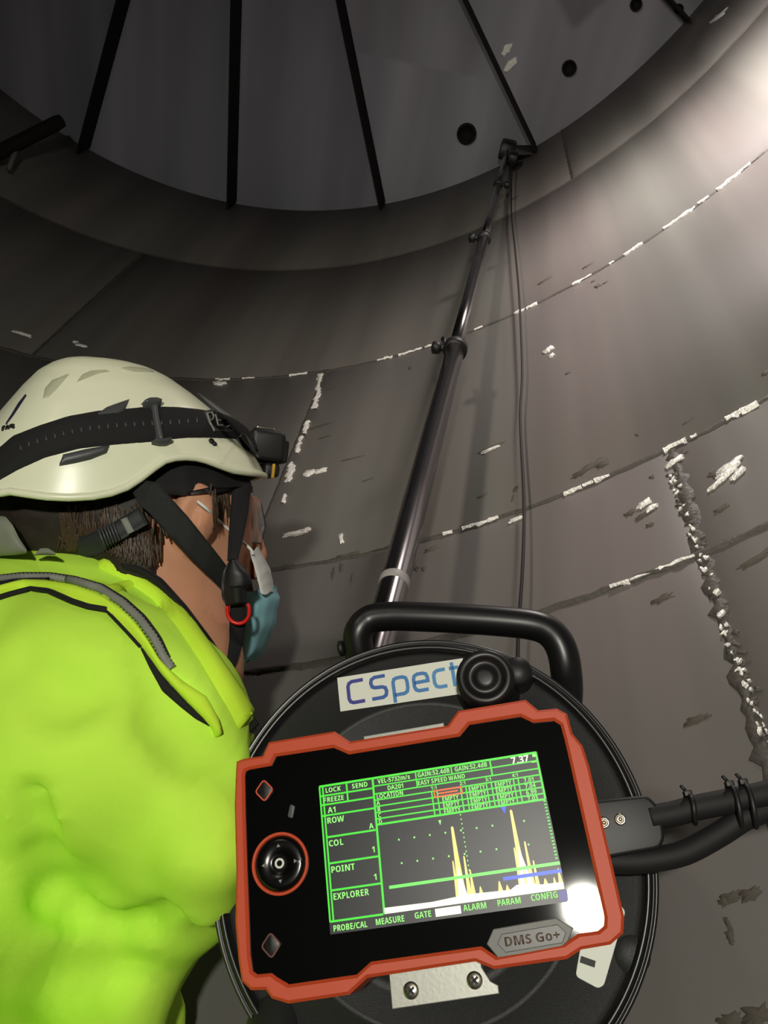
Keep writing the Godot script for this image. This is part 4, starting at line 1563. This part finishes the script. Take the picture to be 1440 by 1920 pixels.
var HB: Basis
var HEAD_Z := 0.745
func person() -> void:
	HB = CAM.basis * Basis(Vector3(.927, 0, -.375), Vector3(0, 1, 0), Vector3(.375, 0, .927))
	var hip := EYE + Vector3(-0.30, -0.28, -0.62)
	var foot := Vector3(hip.x, 0, hip.z)
	var o := thing("person", "person in a bright yellow-green jacket, seen from behind, looking away up to the right", "person", Transform3D(Basis.IDENTITY, foot))
	# skin: head, neck
	prims = []
	ell(W(228, 900, HEAD_Z), Vector3(.094, .084, .072), HB, .03)
	ell(W(338, 985, .775), Vector3(.072, .092, .062), HB, .03)
	cap(W(362, 1085, .752), W(446, 1160, .80), .040, .026, .03)
	cap(W(275, 1000, .735), W(310, 1250, .715), .058, .062, .03)
	cap(W(310, 1250, .715), W(250, 1420, .70), .062, .07, .03)
	cap(W(462, 975, .815), W(478, 1040, .835), .009, .013, .012)
	cap(W(455, 950, .81), W(470, 950, .85), .012, .012, .012)
	cute(W(462, 985, .79), Vector3(.012, .010, .012), HB, .012)
	cap(W(476, 1072, .82), W(478, 1072, .845), .008, .008, .01)
	ell(W(363, 972, .690), Vector3(.019, .032, .012), HB * Basis(Vector3.BACK, -0.2), .006)
	cute(W(368, 969, .676), Vector3(.009, .018, .009), HB, .006)
	ell(W(374, 985, .684), Vector3(.005, .010, .006), HB, .004)
	var head := nets(W(250, 1050, .75) - Vector3.ONE * .27, W(250, 1050, .75) + Vector3.ONE * .27, 0.0042)
	wobj("body", head, M.skin, o)
	var face := skin_of(head)
	# hair
	prims = []
	ell(W(205, 915, HEAD_Z + .002), Vector3(.104, .096, .079), HB, .03)
	ell(W(170, 985, HEAD_Z), Vector3(.080, .052, .066), HB, .03)
	cap(W(285, 960, .70), W(290, 1040, .695), .020, .014, .02)
	cap(W(225, 965, .70), W(262, 1055, .688), .036, .030, .02)
	cute(W(428, 1000, .76), Vector3(.080, .10, .16), HB, .012)
	wob = FastNoiseLite.new()
	wob.seed = 4
	wob.frequency = 60.0
	wob_amp = 0.004
	var hm := nets(W(200, 950, .745) - Vector3.ONE * .16, W(200, 950, .745) + Vector3.ONE * .16, 0.0055)
	wob_amp = 0.0
	wobj("hair", hm, M.hair, o)
	var st := begin()
	var hsight := skin_of(hm)
	last_z = .67
	for k in 150:
		var x := rng.randf_range(110, 302)
		var y := rng.randf_range(935, 1015)
		var l := rng.randf_range(50, 85)
		var bend := rng.randf_range(-6, 14)
		l = minf(l, 1034.0 - y + maxf(x - 190.0, 0.0) * .34)
		cord(st, hsight, V([x, y, x + bend * .4, y + l * .4, x + bend, y + l * .75, x + bend * 1.7, y + l]), .0009, .0005, 8, 5)
	for k in 50:
		var x := rng.randf_range(396, 428)
		var y := rng.randf_range(905, 930)
		var l := rng.randf_range(30, 72)
		var bend := rng.randf_range(-4, 12)
		last_z = .72
		var z := minf(P2(hit(face, x, y + l * .5)[0]).z, .74) - .003
		tube(st, smooth([W(x, y, z), W(x + bend * .4, y + l * .5, z), W(x + bend, y + l, z + .004)], 3), [.0007, .0007, .0007, .0006, .0006, .0005, .0003], 5)
	wobj("hair_strand", fin(st), M.hair_strand, o).set_meta("kind", "stuff")
	# jacket
	prims = []
	ell(W(200, 1372, .580), Vector3(.094, .090, .09), CAM.basis, .05)               # shoulder hanging over
	cap(W(130, 1290, .622), W(315, 1400, .60), .078, .052, .05)                     # towards the collar
	cap(W(326, 1410, .550), W(342, 1560, .570), .039, .0425, .04)                     # front of the shoulder
	cap(W(140, 1612, .668), W(330, 1618, .625), .066, .049, .05)                   # gathered sleeve
	cap(W(342, 1560, .570), W(338, 1640, .61), .0425, .047, .03)
	cap(W(338, 1640, .61), W(230, 1745, .64), .047, .048, .03)
	cap(W(392, 1500, .530), W(402, 1590, .508), .016, .0165, .035)                   # front edge of the sleeve
	cap(W(402, 1590, .508), W(388, 1680, .525), .0165, .018, .035)
	cap(W(230, 1745, .64), EYE + Vector3(-.13, .06, -.70), .052, .060, .03)         # towards the elbow
	cap(W(-60, 1310, .645), W(-150, 1800, .66), .11, .125, .02)                     # back
	cap(W(90, 1160, .70), W(325, 1385, .66), .060, .052, .03)                       # collar side and upper chest
	cap(W(195, 1130, .685), W(305, 1218, .675), .040, .040, .02)
	cap(W(-60, 1200, .74), W(130, 1180, .72), .06, .06, .04)
	cap(W(320, 1400, .66), W(320, 1640, .68), .050, .050, .04)                      # chest behind the sleeve
	ell(W(135, 1915, .655), Vector3(.091, .073, .055), CAM.basis, .012)                # lower lobe of cloth
	ell(EYE + Vector3(-.29, .10, -.62), Vector3(.17, .27, .13), Basis(Vector3.UP, .6), .06)
	cap(EYE + Vector3(-.29, -.05, -.62), EYE + Vector3(-.30, -.30, -.62), .15, .16, .06)
	cap(EYE + Vector3(-.37, .28, -.74), EYE + Vector3(-.34, .02, -.80), .07, .06, .05)  # other arm
	cap(EYE + Vector3(-.34, .02, -.80), EYE + Vector3(-.15, -.02, -.74), .055, .045, .03)
	cap(EYE + Vector3(-.13, .06, -.70), EYE + Vector3(-.05, -.04, -.65), .058, .044, .03)
	var crease := []
	for s in [V([56, 1506, 66, 1556, 80, 1620, 102, 1682]), V([102, 1682, 150, 1716, 205, 1742, 262, 1740, 320, 1722])]:
		var l := []
		for q in s:
			l.append(march(q.x, q.y))
		crease.append(l)
	var folds := []
	for s in [V([275, 1250, 300, 1300, 290, 1350]), V([30, 1240, 120, 1300, 170, 1290]), V([420, 1420, 360, 1400, 330, 1350]), V([210, 1835, 120, 1850, 20, 1846])]:
		var l := []
		for q in s:
			l.append(march(q.x, q.y))
		folds.append(l)
	for l in crease:
		for i in l.size() - 1:
			cut(l[i], l[i + 1], .012, .012, .010)
	for l in folds:
		for i in l.size() - 1:
			cut(l[i], l[i + 1], .007, .007, .03)
	wob = FastNoiseLite.new()
	wob.seed = 21
	wob.frequency = 9.0
	wob.fractal_octaves = 2
	wob_amp = 0.004
	var jm := nets(EYE + Vector3(-.62, -.50, -1.02), EYE + Vector3(.12, .62, -.22), 0.0068)
	wob_amp = 0.0
	var jk := wobj("jacket", jm, M.jacket, o, "bright yellow-green high visibility jacket")
	var js := skin_of(jm)
	last_z = .66
	# collar roll, standing along the neck
	st = begin()
	strip(st, js, V([182, 1052, 240, 1066, 290, 1098, 338, 1140, 385, 1205, 425, 1262, 452, 1302, 474, 1338]), V([186, 1066, 232, 1086, 284, 1122, 330, 1172, 374, 1238, 408, 1296, 432, 1336, 448, 1368]), .007, 40, 6)
	wobj("collar", fin(st), M.jacket_edge, jk)
	st = begin()
	slab(st, V([222, 1050, 262, 1058, 305, 1085, 350, 1135, 395, 1195, 430, 1250]), V([232, 1070, 262, 1078, 300, 1104, 342, 1150, 385, 1210, 420, 1262]), [.70, .69, .69, .70], [.695, .685, .685, .69], .01, 30, 5, face, .004)
	wobj("collar_lining", fin(st), M.black_cloth, jk, "black inner collar")
	# grey piping with its black edges
	st = begin()
	cord(st, js, V([-20, 1094, 40, 1088, 95, 1088, 140, 1096, 185, 1110, 226, 1136, 258, 1166, 286, 1202, 306, 1236, 322, 1256]), .0030, .003, 110, 8, .14)
	wobj("piping", fin(st), M.silver, jk, "ribbed silver-grey piping")
	st = begin()
	cord(st, js, V([-20, 1088, 40, 1081, 95, 1081, 142, 1088, 190, 1103, 232, 1129, 266, 1160, 294, 1198, 314, 1236]), .0018, .002, 60, 6)
	cord(st, js, V([-20, 1106, 30, 1098, 60, 1096, 90, 1096]), .0026, .003, 60, 6, .25)
	wobj("piping_edge", fin(st), M.black_cloth, jk, "black piping edge")
	# yellow shoulder flap over a dark gap
	st = begin()
	strip(st, js, V([-20, 1112, 40, 1098, 90, 1098, 140, 1106, 180, 1122, 225, 1152, 262, 1192, 300, 1240, 345, 1278, 388, 1306, 408, 1344, 416, 1378]), V([-20, 1124, 40, 1108, 90, 1112, 140, 1124, 190, 1142, 236, 1178, 268, 1216, 300, 1262, 342, 1308, 380, 1346, 398, 1368, 402, 1382]), .007, 50, 6)
	wobj("shoulder_flap", fin(st), M.jacket_edge, jk)
	st = begin()
	cord(st, js, V([-20, 1130, 20, 1118, 60, 1108, 92, 1112, 135, 1132, 165, 1142, 200, 1148]), .0022, .002, 50, 6)
	cord(st, js, V([200, 1148, 236, 1186, 262, 1214]), .0012, .001, 20, 6)
	strip(st, js, V([262, 1210, 285, 1238, 318, 1282, 350, 1316, 380, 1346, 398, 1362]), V([264, 1218, 280, 1252, 304, 1296, 336, 1324, 366, 1348, 392, 1362]), .002, 30, 4)
	wobj("flap_gap", fin(st), M.black_cloth, jk, "black mesh edge under the flap")
	st = begin()
	strip(st, js, V([178, 1128, 205, 1096, 255, 1082]), V([200, 1138, 220, 1112, 262, 1096]), .0025, 20, 4)
	wobj("shoulder_tab", fin(st), M.jacket_edge, jk)
	# dark zip end below the collar
	st = begin()
	slab(st, V([430, 1384, 455, 1368, 478, 1345]), V([432, 1400, 458, 1386, 487, 1358]), [.575, .57], [.573, .568], .006, 16, 4)
	for k in 9:
		var c := W(434 + k * 5.6, 1402 - k * 4.3, .569)
		bx(st, Vector3.ZERO, Vector3(.0012, .0026, .003), 0.0, Transform3D(CAM.basis * Basis(Vector3.BACK, .7), c))
	wobj("zip_end", fin(st), M.black_cloth, jk)
	# trousers, boots, gloves (below the frame)
	prims = []
	for s in [-1.0, 1.0]:
		var hx := hip + Vector3(.09 * s * .5, -.02, .09 * s)
		cap(hx, Vector3(hx.x + .02, .52, hx.z), .095, .065, .05)
		cap(Vector3(hx.x + .02, .52, hx.z), Vector3(hx.x - .01, .10, hx.z), .065, .055, .03)
	var tm := nets(hip + Vector3(-.25, -1.0, -.3), hip + Vector3(.25, .2, .3), 0.014)
	wobj("trousers", tm, M.black_cloth, o)
	for s in [-1.0, 1.0]:
		prims = []
		var hx := hip + Vector3(.09 * s * .5 - .01, 0, .09 * s)
		cap(Vector3(hx.x, .14, hx.z), Vector3(hx.x, .06, hx.z), .052, .05, .03)
		cap(Vector3(hx.x, .045, hx.z), Vector3(hx.x + .17, .040, hx.z - .06), .045, .038, .03)
		wobj("boot", nets(Vector3(hx.x - .12, -.01, hx.z - .2), Vector3(hx.x + .28, .24, hx.z + .15), 0.009), M.rubber, o)
	for s in [[EYE + Vector3(-.05, -.04, -.65), Vector3(.8, -.2, .15)], [EYE + Vector3(-.15, -.02, -.74), Vector3(.9, .1, .4)]]:
		prims = []
		var w: Vector3 = s[0]
		var d: Vector3 = s[1].normalized()
		var up := Vector3.UP
		var sd := d.cross(up).normalized()
		cap(w, w + d * .05, .032, .036, .02)
		for f in 4:
			var b := w + d * .085 + up * (.027 - f * .018)
			var l: float = [.030, .036, .034, .026][f]
			cap(w + d * .05 + up * (.018 - f * .012), b, .015, .0105, .012)
			cap(b, b + d * l * .7 + sd * l * .6, .0105, .0095, .004)
			cap(b + d * l * .7 + sd * l * .6, b + d * l * .5 + sd * l * 1.5, .0095, .0085, .004)
		cap(w + d * .02 + up * .02, w + d * .05 + up * .05 + sd * .02, .014, .011, .01)
		cap(w + d * .05 + up * .05 + sd * .02, w + d * .075 + up * .052 + sd * .04, .011, .0095, .004)
		wobj("glove", nets(w - Vector3.ONE * .16, w + Vector3.ONE * .18, 0.005), M.black_cloth, o)
	# face mask
	var mk := thing("face_mask", "pale blue pleated face mask over the person's nose and chin", "face mask", Transform3D(Basis.IDENTITY, W(480, 1120, .80)))
	var top := V([470, 1018, 486, 1106])
	var mrow := func(ys: Array, xl: Array, xr: Array, fold: float) -> Array:
		var rows := []
		for i in 25:
			var t := i / 24.0
			var f := t * (ys.size() - 1)
			var a := mini(int(f), ys.size() - 2)
			var y := lerpf(ys[a], ys[a + 1], f - a)
			var x0 := lerpf(xl[a], xl[a + 1], f - a)
			var x1 := lerpf(xr[a], xr[a + 1], f - a)
			var row := []
			for j in 25:
				var u := j / 24.0 * 1.75
				var w := u * PI / 2
				var x := lerpf(x0, x1, sin(w)) + fold * sin(t * 26.0 + u * 2.0) * .5
				var z := .752 + .085 * (1.0 - cos(w)) + fold * .0005 * sin(u * 22.0 + t * 3.0)
				row.append(W(x, y - 8.0 * sin(w) * (1.0 - t) + 3.0 * sin(u * 9.0), z))
			rows.append(row)
		return rows
	st = begin()
	grid(st, mrow.call([1034, 1075, 1112], [468, 480, 489], [487, 508, 516], 0.6), EYE)
	wobj("white_band", fin(st), M.mask_white, mk, "white upper edge band")
	st = begin()
	grid(st, mrow.call([1108, 1125, 1160, 1195, 1230, 1240], [458, 460, 458, 456, 452, 452], [518, 524, 519, 508, 488, 470], 2.0), EYE)
	wobj("blue_panel", fin(st), M.mask_blue, mk, "pale blue pleated panel")
	st = begin()
	var lp := []
	for q in V([370, 940, 392, 958, 412, 978, 430, 994, 452, 1014, 470, 1030, 474, 1040]):
		last_z = .745
		var h := hit(face, q.x, q.y)
		lp.append(W(q.x, q.y, minf(P2(h[0]).z, .752) - .003))
	tube(st, smooth(lp, 4), .0014, 8)
	wobj("ear_loop", fin(st), M.mask_white, mk)
	# safety glasses
	var gl := thing("safety_glasses", "clear safety glasses with black temple, under the helmet's front edge", "glasses", Transform3D(Basis.IDENTITY, W(480, 990, .82)))
	st = begin()
	slab(st, V([352, 922, 400, 912, 440, 906, 474, 912]), V([352, 928, 400, 924, 440, 922, 474, 924]), [.685, .70, .735, .77], [.685, .70, .735, .77], .003, 16, 3, face, .003)
	wobj("temple", fin(st), M.black_plastic, gl)
	st = begin()
	var rows := []
	for i in 13:
		var t := i / 12.0
		var row := []
		for j in 17:
			var u := j / 16.0 * 1.8
			row.append(W(lerpf(466, 497 - 14.0 * absf(t - .55), sin(u * PI / 2)), lerpf(938, 1016, t) + 4.0 * u, .775 + .07 * (1.0 - cos(u * PI / 2))))
		rows.append(row)
	grid(st, rows, EYE)
	var clear := mat(Color(0.9, 0.92, 0.9, 0.12), 0.08, 0.0, 0.7)
	clear.transparency = BaseMaterial3D.TRANSPARENCY_ALPHA
	wobj("lens", fin(st), clear, gl, "clear lens")
	st = begin()
	var rimp := []
	for j in 17:
		rimp.append(rows[12][j])
	tube(st, rimp, .0011, 6)
	var rimq := []
	for i in 13:
		rimq.append(rows[i][9])
	tube(st, rimq, .0008, 6)
	wobj("lens_rim", fin(st), M.grey_plastic, gl)

# ------------------------------------------------------------------ helmet
const HY := [675.0, 678.0, 682.0, 690.0, 705.0, 735.0, 775.0, 815.0, 850.0, 880.0, 925.0, 970.0]
const HF := [0.0, 27.0, 45.0, 60.0, 76.0, 98.0, 124.0, 145.0, 159.0, 168.0, 175.0, 178.0]
const HK := [0.0, 15.0, 24.0, 33.0, 44.0, 57.0, 72.0, 87.0, 98.0, 106.0, 115.0, 118.0]
const HW := [0.0, 25.0, 37.0, 49.0, 61.0, 77.0, 91.0, 101.0, 107.0, 110.0, 113.0, 114.0]
const RIM := [-90, 915, -40, 920, 0, 925, 17, 921, 43, 925, 85, 931, 128, 933, 171, 931, 214, 923, 246, 910, 280, 884, 296, 871, 313, 861, 336, 857, 356, 857, 378, 860, 407, 871, 436, 882, 462, 886, 484, 888, 502, 894, 520, 900]

func table(xs: Array, ys: Array, x: float) -> float:
	for i in xs.size() - 1:
		if x <= xs[i + 1]:
			return lerpf(ys[i], ys[i + 1], clampf((x - xs[i]) / (xs[i + 1] - xs[i]), 0.0, 1.0))
	return ys[-1]

func dome(theta: float, y: float, grow := 0.0) -> Vector3:
	var f := table(HY, HF, y) * .965 + grow
	var b := table(HY, HK, y) * .985 + grow
	var w := table(HY, HW, y) + grow
	var c := cos(theta)
	var s := sin(theta)
	var u := (960.0 - y) / F * .74
	var loc := Vector3((f if c > 0 else b) * signf(c) * pow(absf(c), .92) * .001, 0.0, w * signf(s) * pow(absf(s), .92) * .001)
	return CAM * Vector3((165.0 - 720.0) / F * .74, 0, -.74) + CAM.basis.y * u + HB * loc

func rim_y(theta: float) -> float:
	var th := theta if theta <= PI else TAU - theta
	var rx := []
	var ry := []
	for i in range(0, RIM.size(), 2):
		rx.append(float(RIM[i]))
		ry.append(float(RIM[i + 1]))
	var y := 890.0
	for k in 8:
		var p := P2(dome(th, y))
		y = 960.0 - (960.0 - table(rx, ry, p.x)) * p.z / .74
	return y

func helmet() -> void:
	var o := thing("safety_helmet", "off-white climbing style safety helmet with black side inserts on the person's head", "helmet", Transform3D(Basis.IDENTITY, W(215, 900, .74)))
	var rows := []
	var inn := []
	var edge := []
	for i in 97:
		var th := TAU * i / 96.0
		var yr := rim_y(th)
		var row := []
		var low := []
		for j in 31:
			var y := 675.05 + (yr - 675.05) * pow(j / 30.0, 1.7)
			row.append(dome(th, y))
			low.append(dome(th, maxf(y, 678.0) + 5.0, -5.0))
		rows.append(row)
		inn.append(low)
		edge.append(row[-1])
	var st := begin()
	var mid := W(200, 860, .74)
	grid(st, rows, mid, true)
	var shell := fin(st).commit()
	wobj("shell", shell, M.helmet, o)
	var hs := skin_of(shell)
	last_z = .64
	st = begin()
	grid(st, inn, mid)
	wobj("liner", fin(st), M.black_plastic, o, "black foam liner")
	st = begin()
	edge.pop_back()
	tube(st, edge, .0032, 10, true)
	wobj("rim", fin(st), M.helmet, o, "rolled white rim")
	# recessed vents and black inserts
	for s in [[[81, 746, 84, 728, 98, 712, 128, 702], [81, 748, 92, 744, 106, 730, 130, 702]], [[144, 716, 154, 702, 170, 695, 200, 694], [145, 716, 165, 708, 186, 700, 206, 697]], [[226, 690, 245, 687, 270, 690, 288, 696], [228, 692, 250, 697, 275, 698, 288, 698]]]:
		st = begin()
		strip(st, hs, V(s[0]), V(s[1]), .0012, 18, 5)
		wobj("vent", fin(st), M.helmet_shade, o, "greyed vent hollow")
	st = begin()
	strip(st, hs, V([182, 776, 200, 763, 222, 755, 243, 748]), V([182, 786, 200, 786, 220, 784, 232, 774]), .003, 20, 5)
	strip(st, hs, V([111, 873, 118, 852, 160, 842, 206, 834]), V([112, 874, 140, 869, 170, 862, 200, 850]), .004, 20, 6)
	wobj("side_insert", fin(st), M.grey_plastic, o, "dark grey side insert")
	st = begin()
	strip(st, hs, V([370, 735, 395, 752, 420, 770, 438, 783]), V([371, 738, 388, 757, 402, 769, 414, 775]), .0022, 26, 6)
	strip(st, hs, V([458, 810, 472, 830, 487, 858]), V([441, 823, 456, 840, 484, 859]), .003, 20, 6)
	wobj("front_insert", fin(st), M.grey_plastic, o, "dark grey front insert")
	st = begin()
	var rv := hit(hs, 396, 828)
	tube(st, [rv[0] - rv[1] * .002, rv[0] + rv[1] * .0015], .0028, 12)
	rv = hit(hs, 401, 833)
	tube(st, [rv[0] - rv[1] * .002, rv[0] + rv[1] * .002], .002, 12)
	wobj("rivet", fin(st), M.ink, o)
	st = begin()
	for l in [[6, 808, 7, 801, 10, 800], [12, 806, 15, 799, 18, 804, 21, 797], [23, 803, 27, 796], [23, 797, 27, 803]]:
		cord(st, hs, V(l), .0011, .0005, 8, 6)
	wobj("printed_letter", fin(st), M.ink, o, "small dark printed letters")
	st = begin()
	strip(st, hs, V([10, 795, 22, 775, 34, 755, 48, 738]), V([12, 797, 25, 780, 37, 762, 50, 742]), .0008, 16, 3)
	wobj("printed_stripe", fin(st), mat(Color(0.13, 0.13, 0.24), 0.5), o, "dark blue printed stripe")
	# harness below the rim
	var face: Sight = null
	for c in get_node("person").get_children():
		if c.name == "body":
			face = skin_of(c.mesh)
	st = begin()
	slab(st, V([226, 905, 262, 880, 300, 862, 350, 852, 410, 862, 470, 884]), V([236, 918, 262, 925, 300, 925, 345, 930, 400, 915, 470, 912]), [.69, .685, .695, .72, .765], [.672, .672, .680, .705, .75], .004, 30, 6)
	wobj("harness_panel", fin(st), M.elastic, o)
	st = begin()
	slab(st, V([242, 912, 270, 900, 296, 905, 322, 935, 352, 968, 384, 1008, 414, 1046, 430, 1068]), V([262, 948, 278, 960, 298, 982, 320, 1008, 348, 1038, 372, 1062, 396, 1085, 414, 1104]), [.660, .660, .662, .668, .68, .70], [.658, .658, .660, .668, .68, .70], .0035, 36, 6, face, .004, false)
	wobj("rear_strap", fin(st), M.strap, o, "broad dark grey rear chin strap")
	st = begin()
	slab(st, V([436, 905, 432, 960, 428, 1010, 426, 1052]), V([472, 905, 466, 960, 456, 1010, 446, 1050]), [.735, .728, .718, .706], [.745, .735, .722, .706], .003, 24, 5, face, .004)
	wobj("front_strap", fin(st), M.elastic, o, "black front chin strap")
	st = begin()
	slab(st, V([430, 1050, 418, 1072, 414, 1092, 416, 1122, 424, 1136]), V([442, 1046, 468, 1076, 472, 1092, 462, 1106, 462, 1132]), [.700, .696, .696, .698], [.700, .696, .696, .700], .012, 16, 6, face, .004)
	slab(st, V([424, 1100, 428, 1135]), V([458, 1098, 460, 1130]), [.692, .694], [.692, .694], .010, 8, 4)
	wobj("buckle", fin(st), M.black_plastic, o, "black side release buckle")
	st = begin()
	slab(st, V([432, 1130, 430, 1160, 430, 1200, 426, 1232, 420, 1262]), V([458, 1128, 462, 1160, 456, 1205, 446, 1240, 432, 1268]), [.700, .705, .712, .715], [.702, .708, .716, .72], .003, 24, 5, face, .004)
	wobj("chin_strap", fin(st), M.elastic, o)
	st = begin()
	var ringp := []
	for q in V([426, 1136, 427, 1152, 434, 1164, 446, 1169, 458, 1166, 466, 1155, 467, 1140, 464, 1132]):
		ringp.append(W(q.x, q.y, .695))
	tube(st, smooth(ringp, 5), .0017, 8)
	wobj("adjuster_ring", fin(st), M.red, o, "red plastic loop")
	# nape band with ratchet
	st = begin()
	slab(st, V([72, 1030, 120, 1018, 170, 1000, 215, 978, 262, 950]), V([110, 1052, 150, 1048, 185, 1040, 228, 1012, 278, 982]), [.70, .67, .655, .655], [.70, .67, .655, .655], .004, 24, 5)
	var nb := wobj("nape_band", fin(st), M.harness, o, "dark grey ratchet nape band")
	st = begin()
	for k in 6:
		var x := 184.0 + k * 5.5
		var y := 992.0 - k * 2.2
		tube(st, [W(x, y, .648), W(x + 13, y + 32, .648)], .0009, 6)
	wobj("ratchet_rib", fin(st), M.grey_plastic, nb)
	st = begin()
	slab(st, V([226, 974, 238, 969]), V([240, 1002, 252, 996]), [.648, .648], [.648, .648], .001, 4, 3)
	wobj("pale_label", fin(st), M.silver, nb, "small pale label")
	st = begin()
	slab(st, V([-20, 966, 10, 968, 24, 985, 36, 1010, 50, 1030]), V([-20, 1042, 10, 1042, 24, 1041, 36, 1040, 50, 1038]), [.655, .645, .640], [.655, .645, .640], .012, 16, 6)
	slab(st, V([64, 1040, 76, 1028, 90, 1028, 104, 1036]), V([64, 1042, 76, 1041, 90, 1041, 104, 1041]), [.645, .64], [.645, .64], .008, 12, 5)
	wobj("nape_pad", fin(st), mat(Color(0.50, 0.52, 0.46), 0.6), o, "pale grey-green nape pad")
	# head torch on the helmet
	var h := thing("headlamp", "black headlamp with a broad elastic band wrapped round the white helmet", "headlamp", Transform3D(Basis.IDENTITY, W(300, 800, .64)))
	last_z = .64
	st = begin()
	strip(st, hs, V([-40, 868, 0, 838, 24, 817, 75, 797, 128, 780, 184, 770, 240, 766, 280, 762, 333, 763, 373, 767, 409, 773, 440, 785, 462, 800, 476, 818]), V([-30, 930, 0, 900, 34, 881, 85, 858, 150, 841, 214, 834, 240, 832, 280, 829, 318, 824, 351, 821, 395, 821, 440, 823, 462, 832, 482, 842]), .003, 60, 6, false)
	# the far half follows the dome
	rows = []
	var under := []
	for i in 31:
		var th := PI + 0.05 + (PI - 0.1) * i / 30.0
		var row := []
		var low := []
		for j in 4:
			var y := lerpf(lerpf(860.0, 800.0, i / 30.0), lerpf(905.0, 840.0, i / 30.0), j / 3.0)
			row.append(dome(th, y, 3.0))
			low.append(dome(th, y, 0.2))
		rows.append(row)
		under.append(low)
	grid(st, rows, mid, true)
	grid(st, under, mid)
	wobj("elastic_band", fin(st), M.elastic, h)
	st = begin()
	for k in 21:
		var t := k / 20.0
		var q := along(V([42, 838, 60, 830, 95, 819, 130, 809, 170, 802, 215, 797, 265, 794, 330, 791, 365, 788]), t)
		var p := hit(hs, q.x, q.y)
		var p2 := hit(hs, q.x + 2.0, q.y + 8.0)
		tube(st, [p[0] + p[1] * .003, p2[0] + p2[1] * .003], .0008, 6)
	wobj("band_stitch", fin(st), M.grey_plastic, h)
	st = begin()
	strip(st, hs, V([264, 758, 276, 751, 290, 751, 302, 758]), V([268, 766, 280, 768, 292, 767, 300, 763]), .008, 10, 4)
	strip(st, hs, V([280, 762, 284, 790, 288, 812, 292, 834]), V([293, 762, 298, 790, 303, 812, 308, 832]), .007, 16, 5)
	strip(st, hs, V([282, 828, 296, 826, 312, 823, 320, 824]), V([284, 834, 298, 837, 312, 837, 319, 832]), .008, 10, 4)
	wobj("band_clip", fin(st), M.grey_plastic, h, "dark grey plastic clip")
	# lettering on the band
	st = begin()
	var lw := func(px: Array) -> void:
		cord(st, hs, V(px), .0009, .0040, 14, 6)
	lw.call([383, 780, 389, 797, 397, 813]); lw.call([383, 780, 392, 779, 396, 786, 393, 793, 388, 793])
	lw.call([399, 783, 404, 803]); lw.call([399, 783, 408, 785]); lw.call([401, 793, 409, 794]); lw.call([404, 803, 412, 803])
	lw.call([411, 784, 424, 787]); lw.call([417, 786, 421, 805])
	lw.call([425, 786, 434, 791, 428, 804, 438, 808])
	wobj("band_letter", fin(st), M.silver, h, "grey letters on the band")
	st = begin()
	cord(st, hs, V([380, 776, 396, 773, 418, 777, 436, 785, 446, 800, 442, 812, 420, 812, 402, 810, 390, 800, 380, 776]), .0009, .003, 40, 6)
	wobj("letter_border", fin(st), M.grey_plastic, h)
	st = begin()
	lw.call([0, 858, 13, 850]); lw.call([7, 856, 10, 882]); lw.call([2, 884, 10, 882])
	wobj("band_letter", fin(st), M.silver, h, "grey letters at the band's rear")
	# lamp housing at the front
	var at := Transform3D(HB * Basis(Vector3.BACK, -.12), W(500, 843, .80))
	st = begin()
	bx(st, Vector3(-.004, .002, .0), Vector3(.034, .030, .050), .004, at)
	bx(st, Vector3(.013, -.001, .0), Vector3(.010, .024, .040), .003, at)
	bx(st, Vector3(.003, -.021, .004), Vector3(.016, .014, .034), .003, at)
	wobj("lamp_housing", fin(st), M.black_plastic, h)
	st = begin()
	bx(st, Vector3(-.008, .0185, .012), Vector3(.018, .003, .018), .001, at)
	wobj("chrome_button", fin(st), M.chrome, h, "shiny top button")
	st = begin()
	bx(st, Vector3(.004, -.022, .0215), Vector3(.003, .014, .002), .0005, at)
	wobj("yellow_mark", fin(st), mat(Color(0.75, 0.58, 0.12), 0.5), h, "small yellow mark")
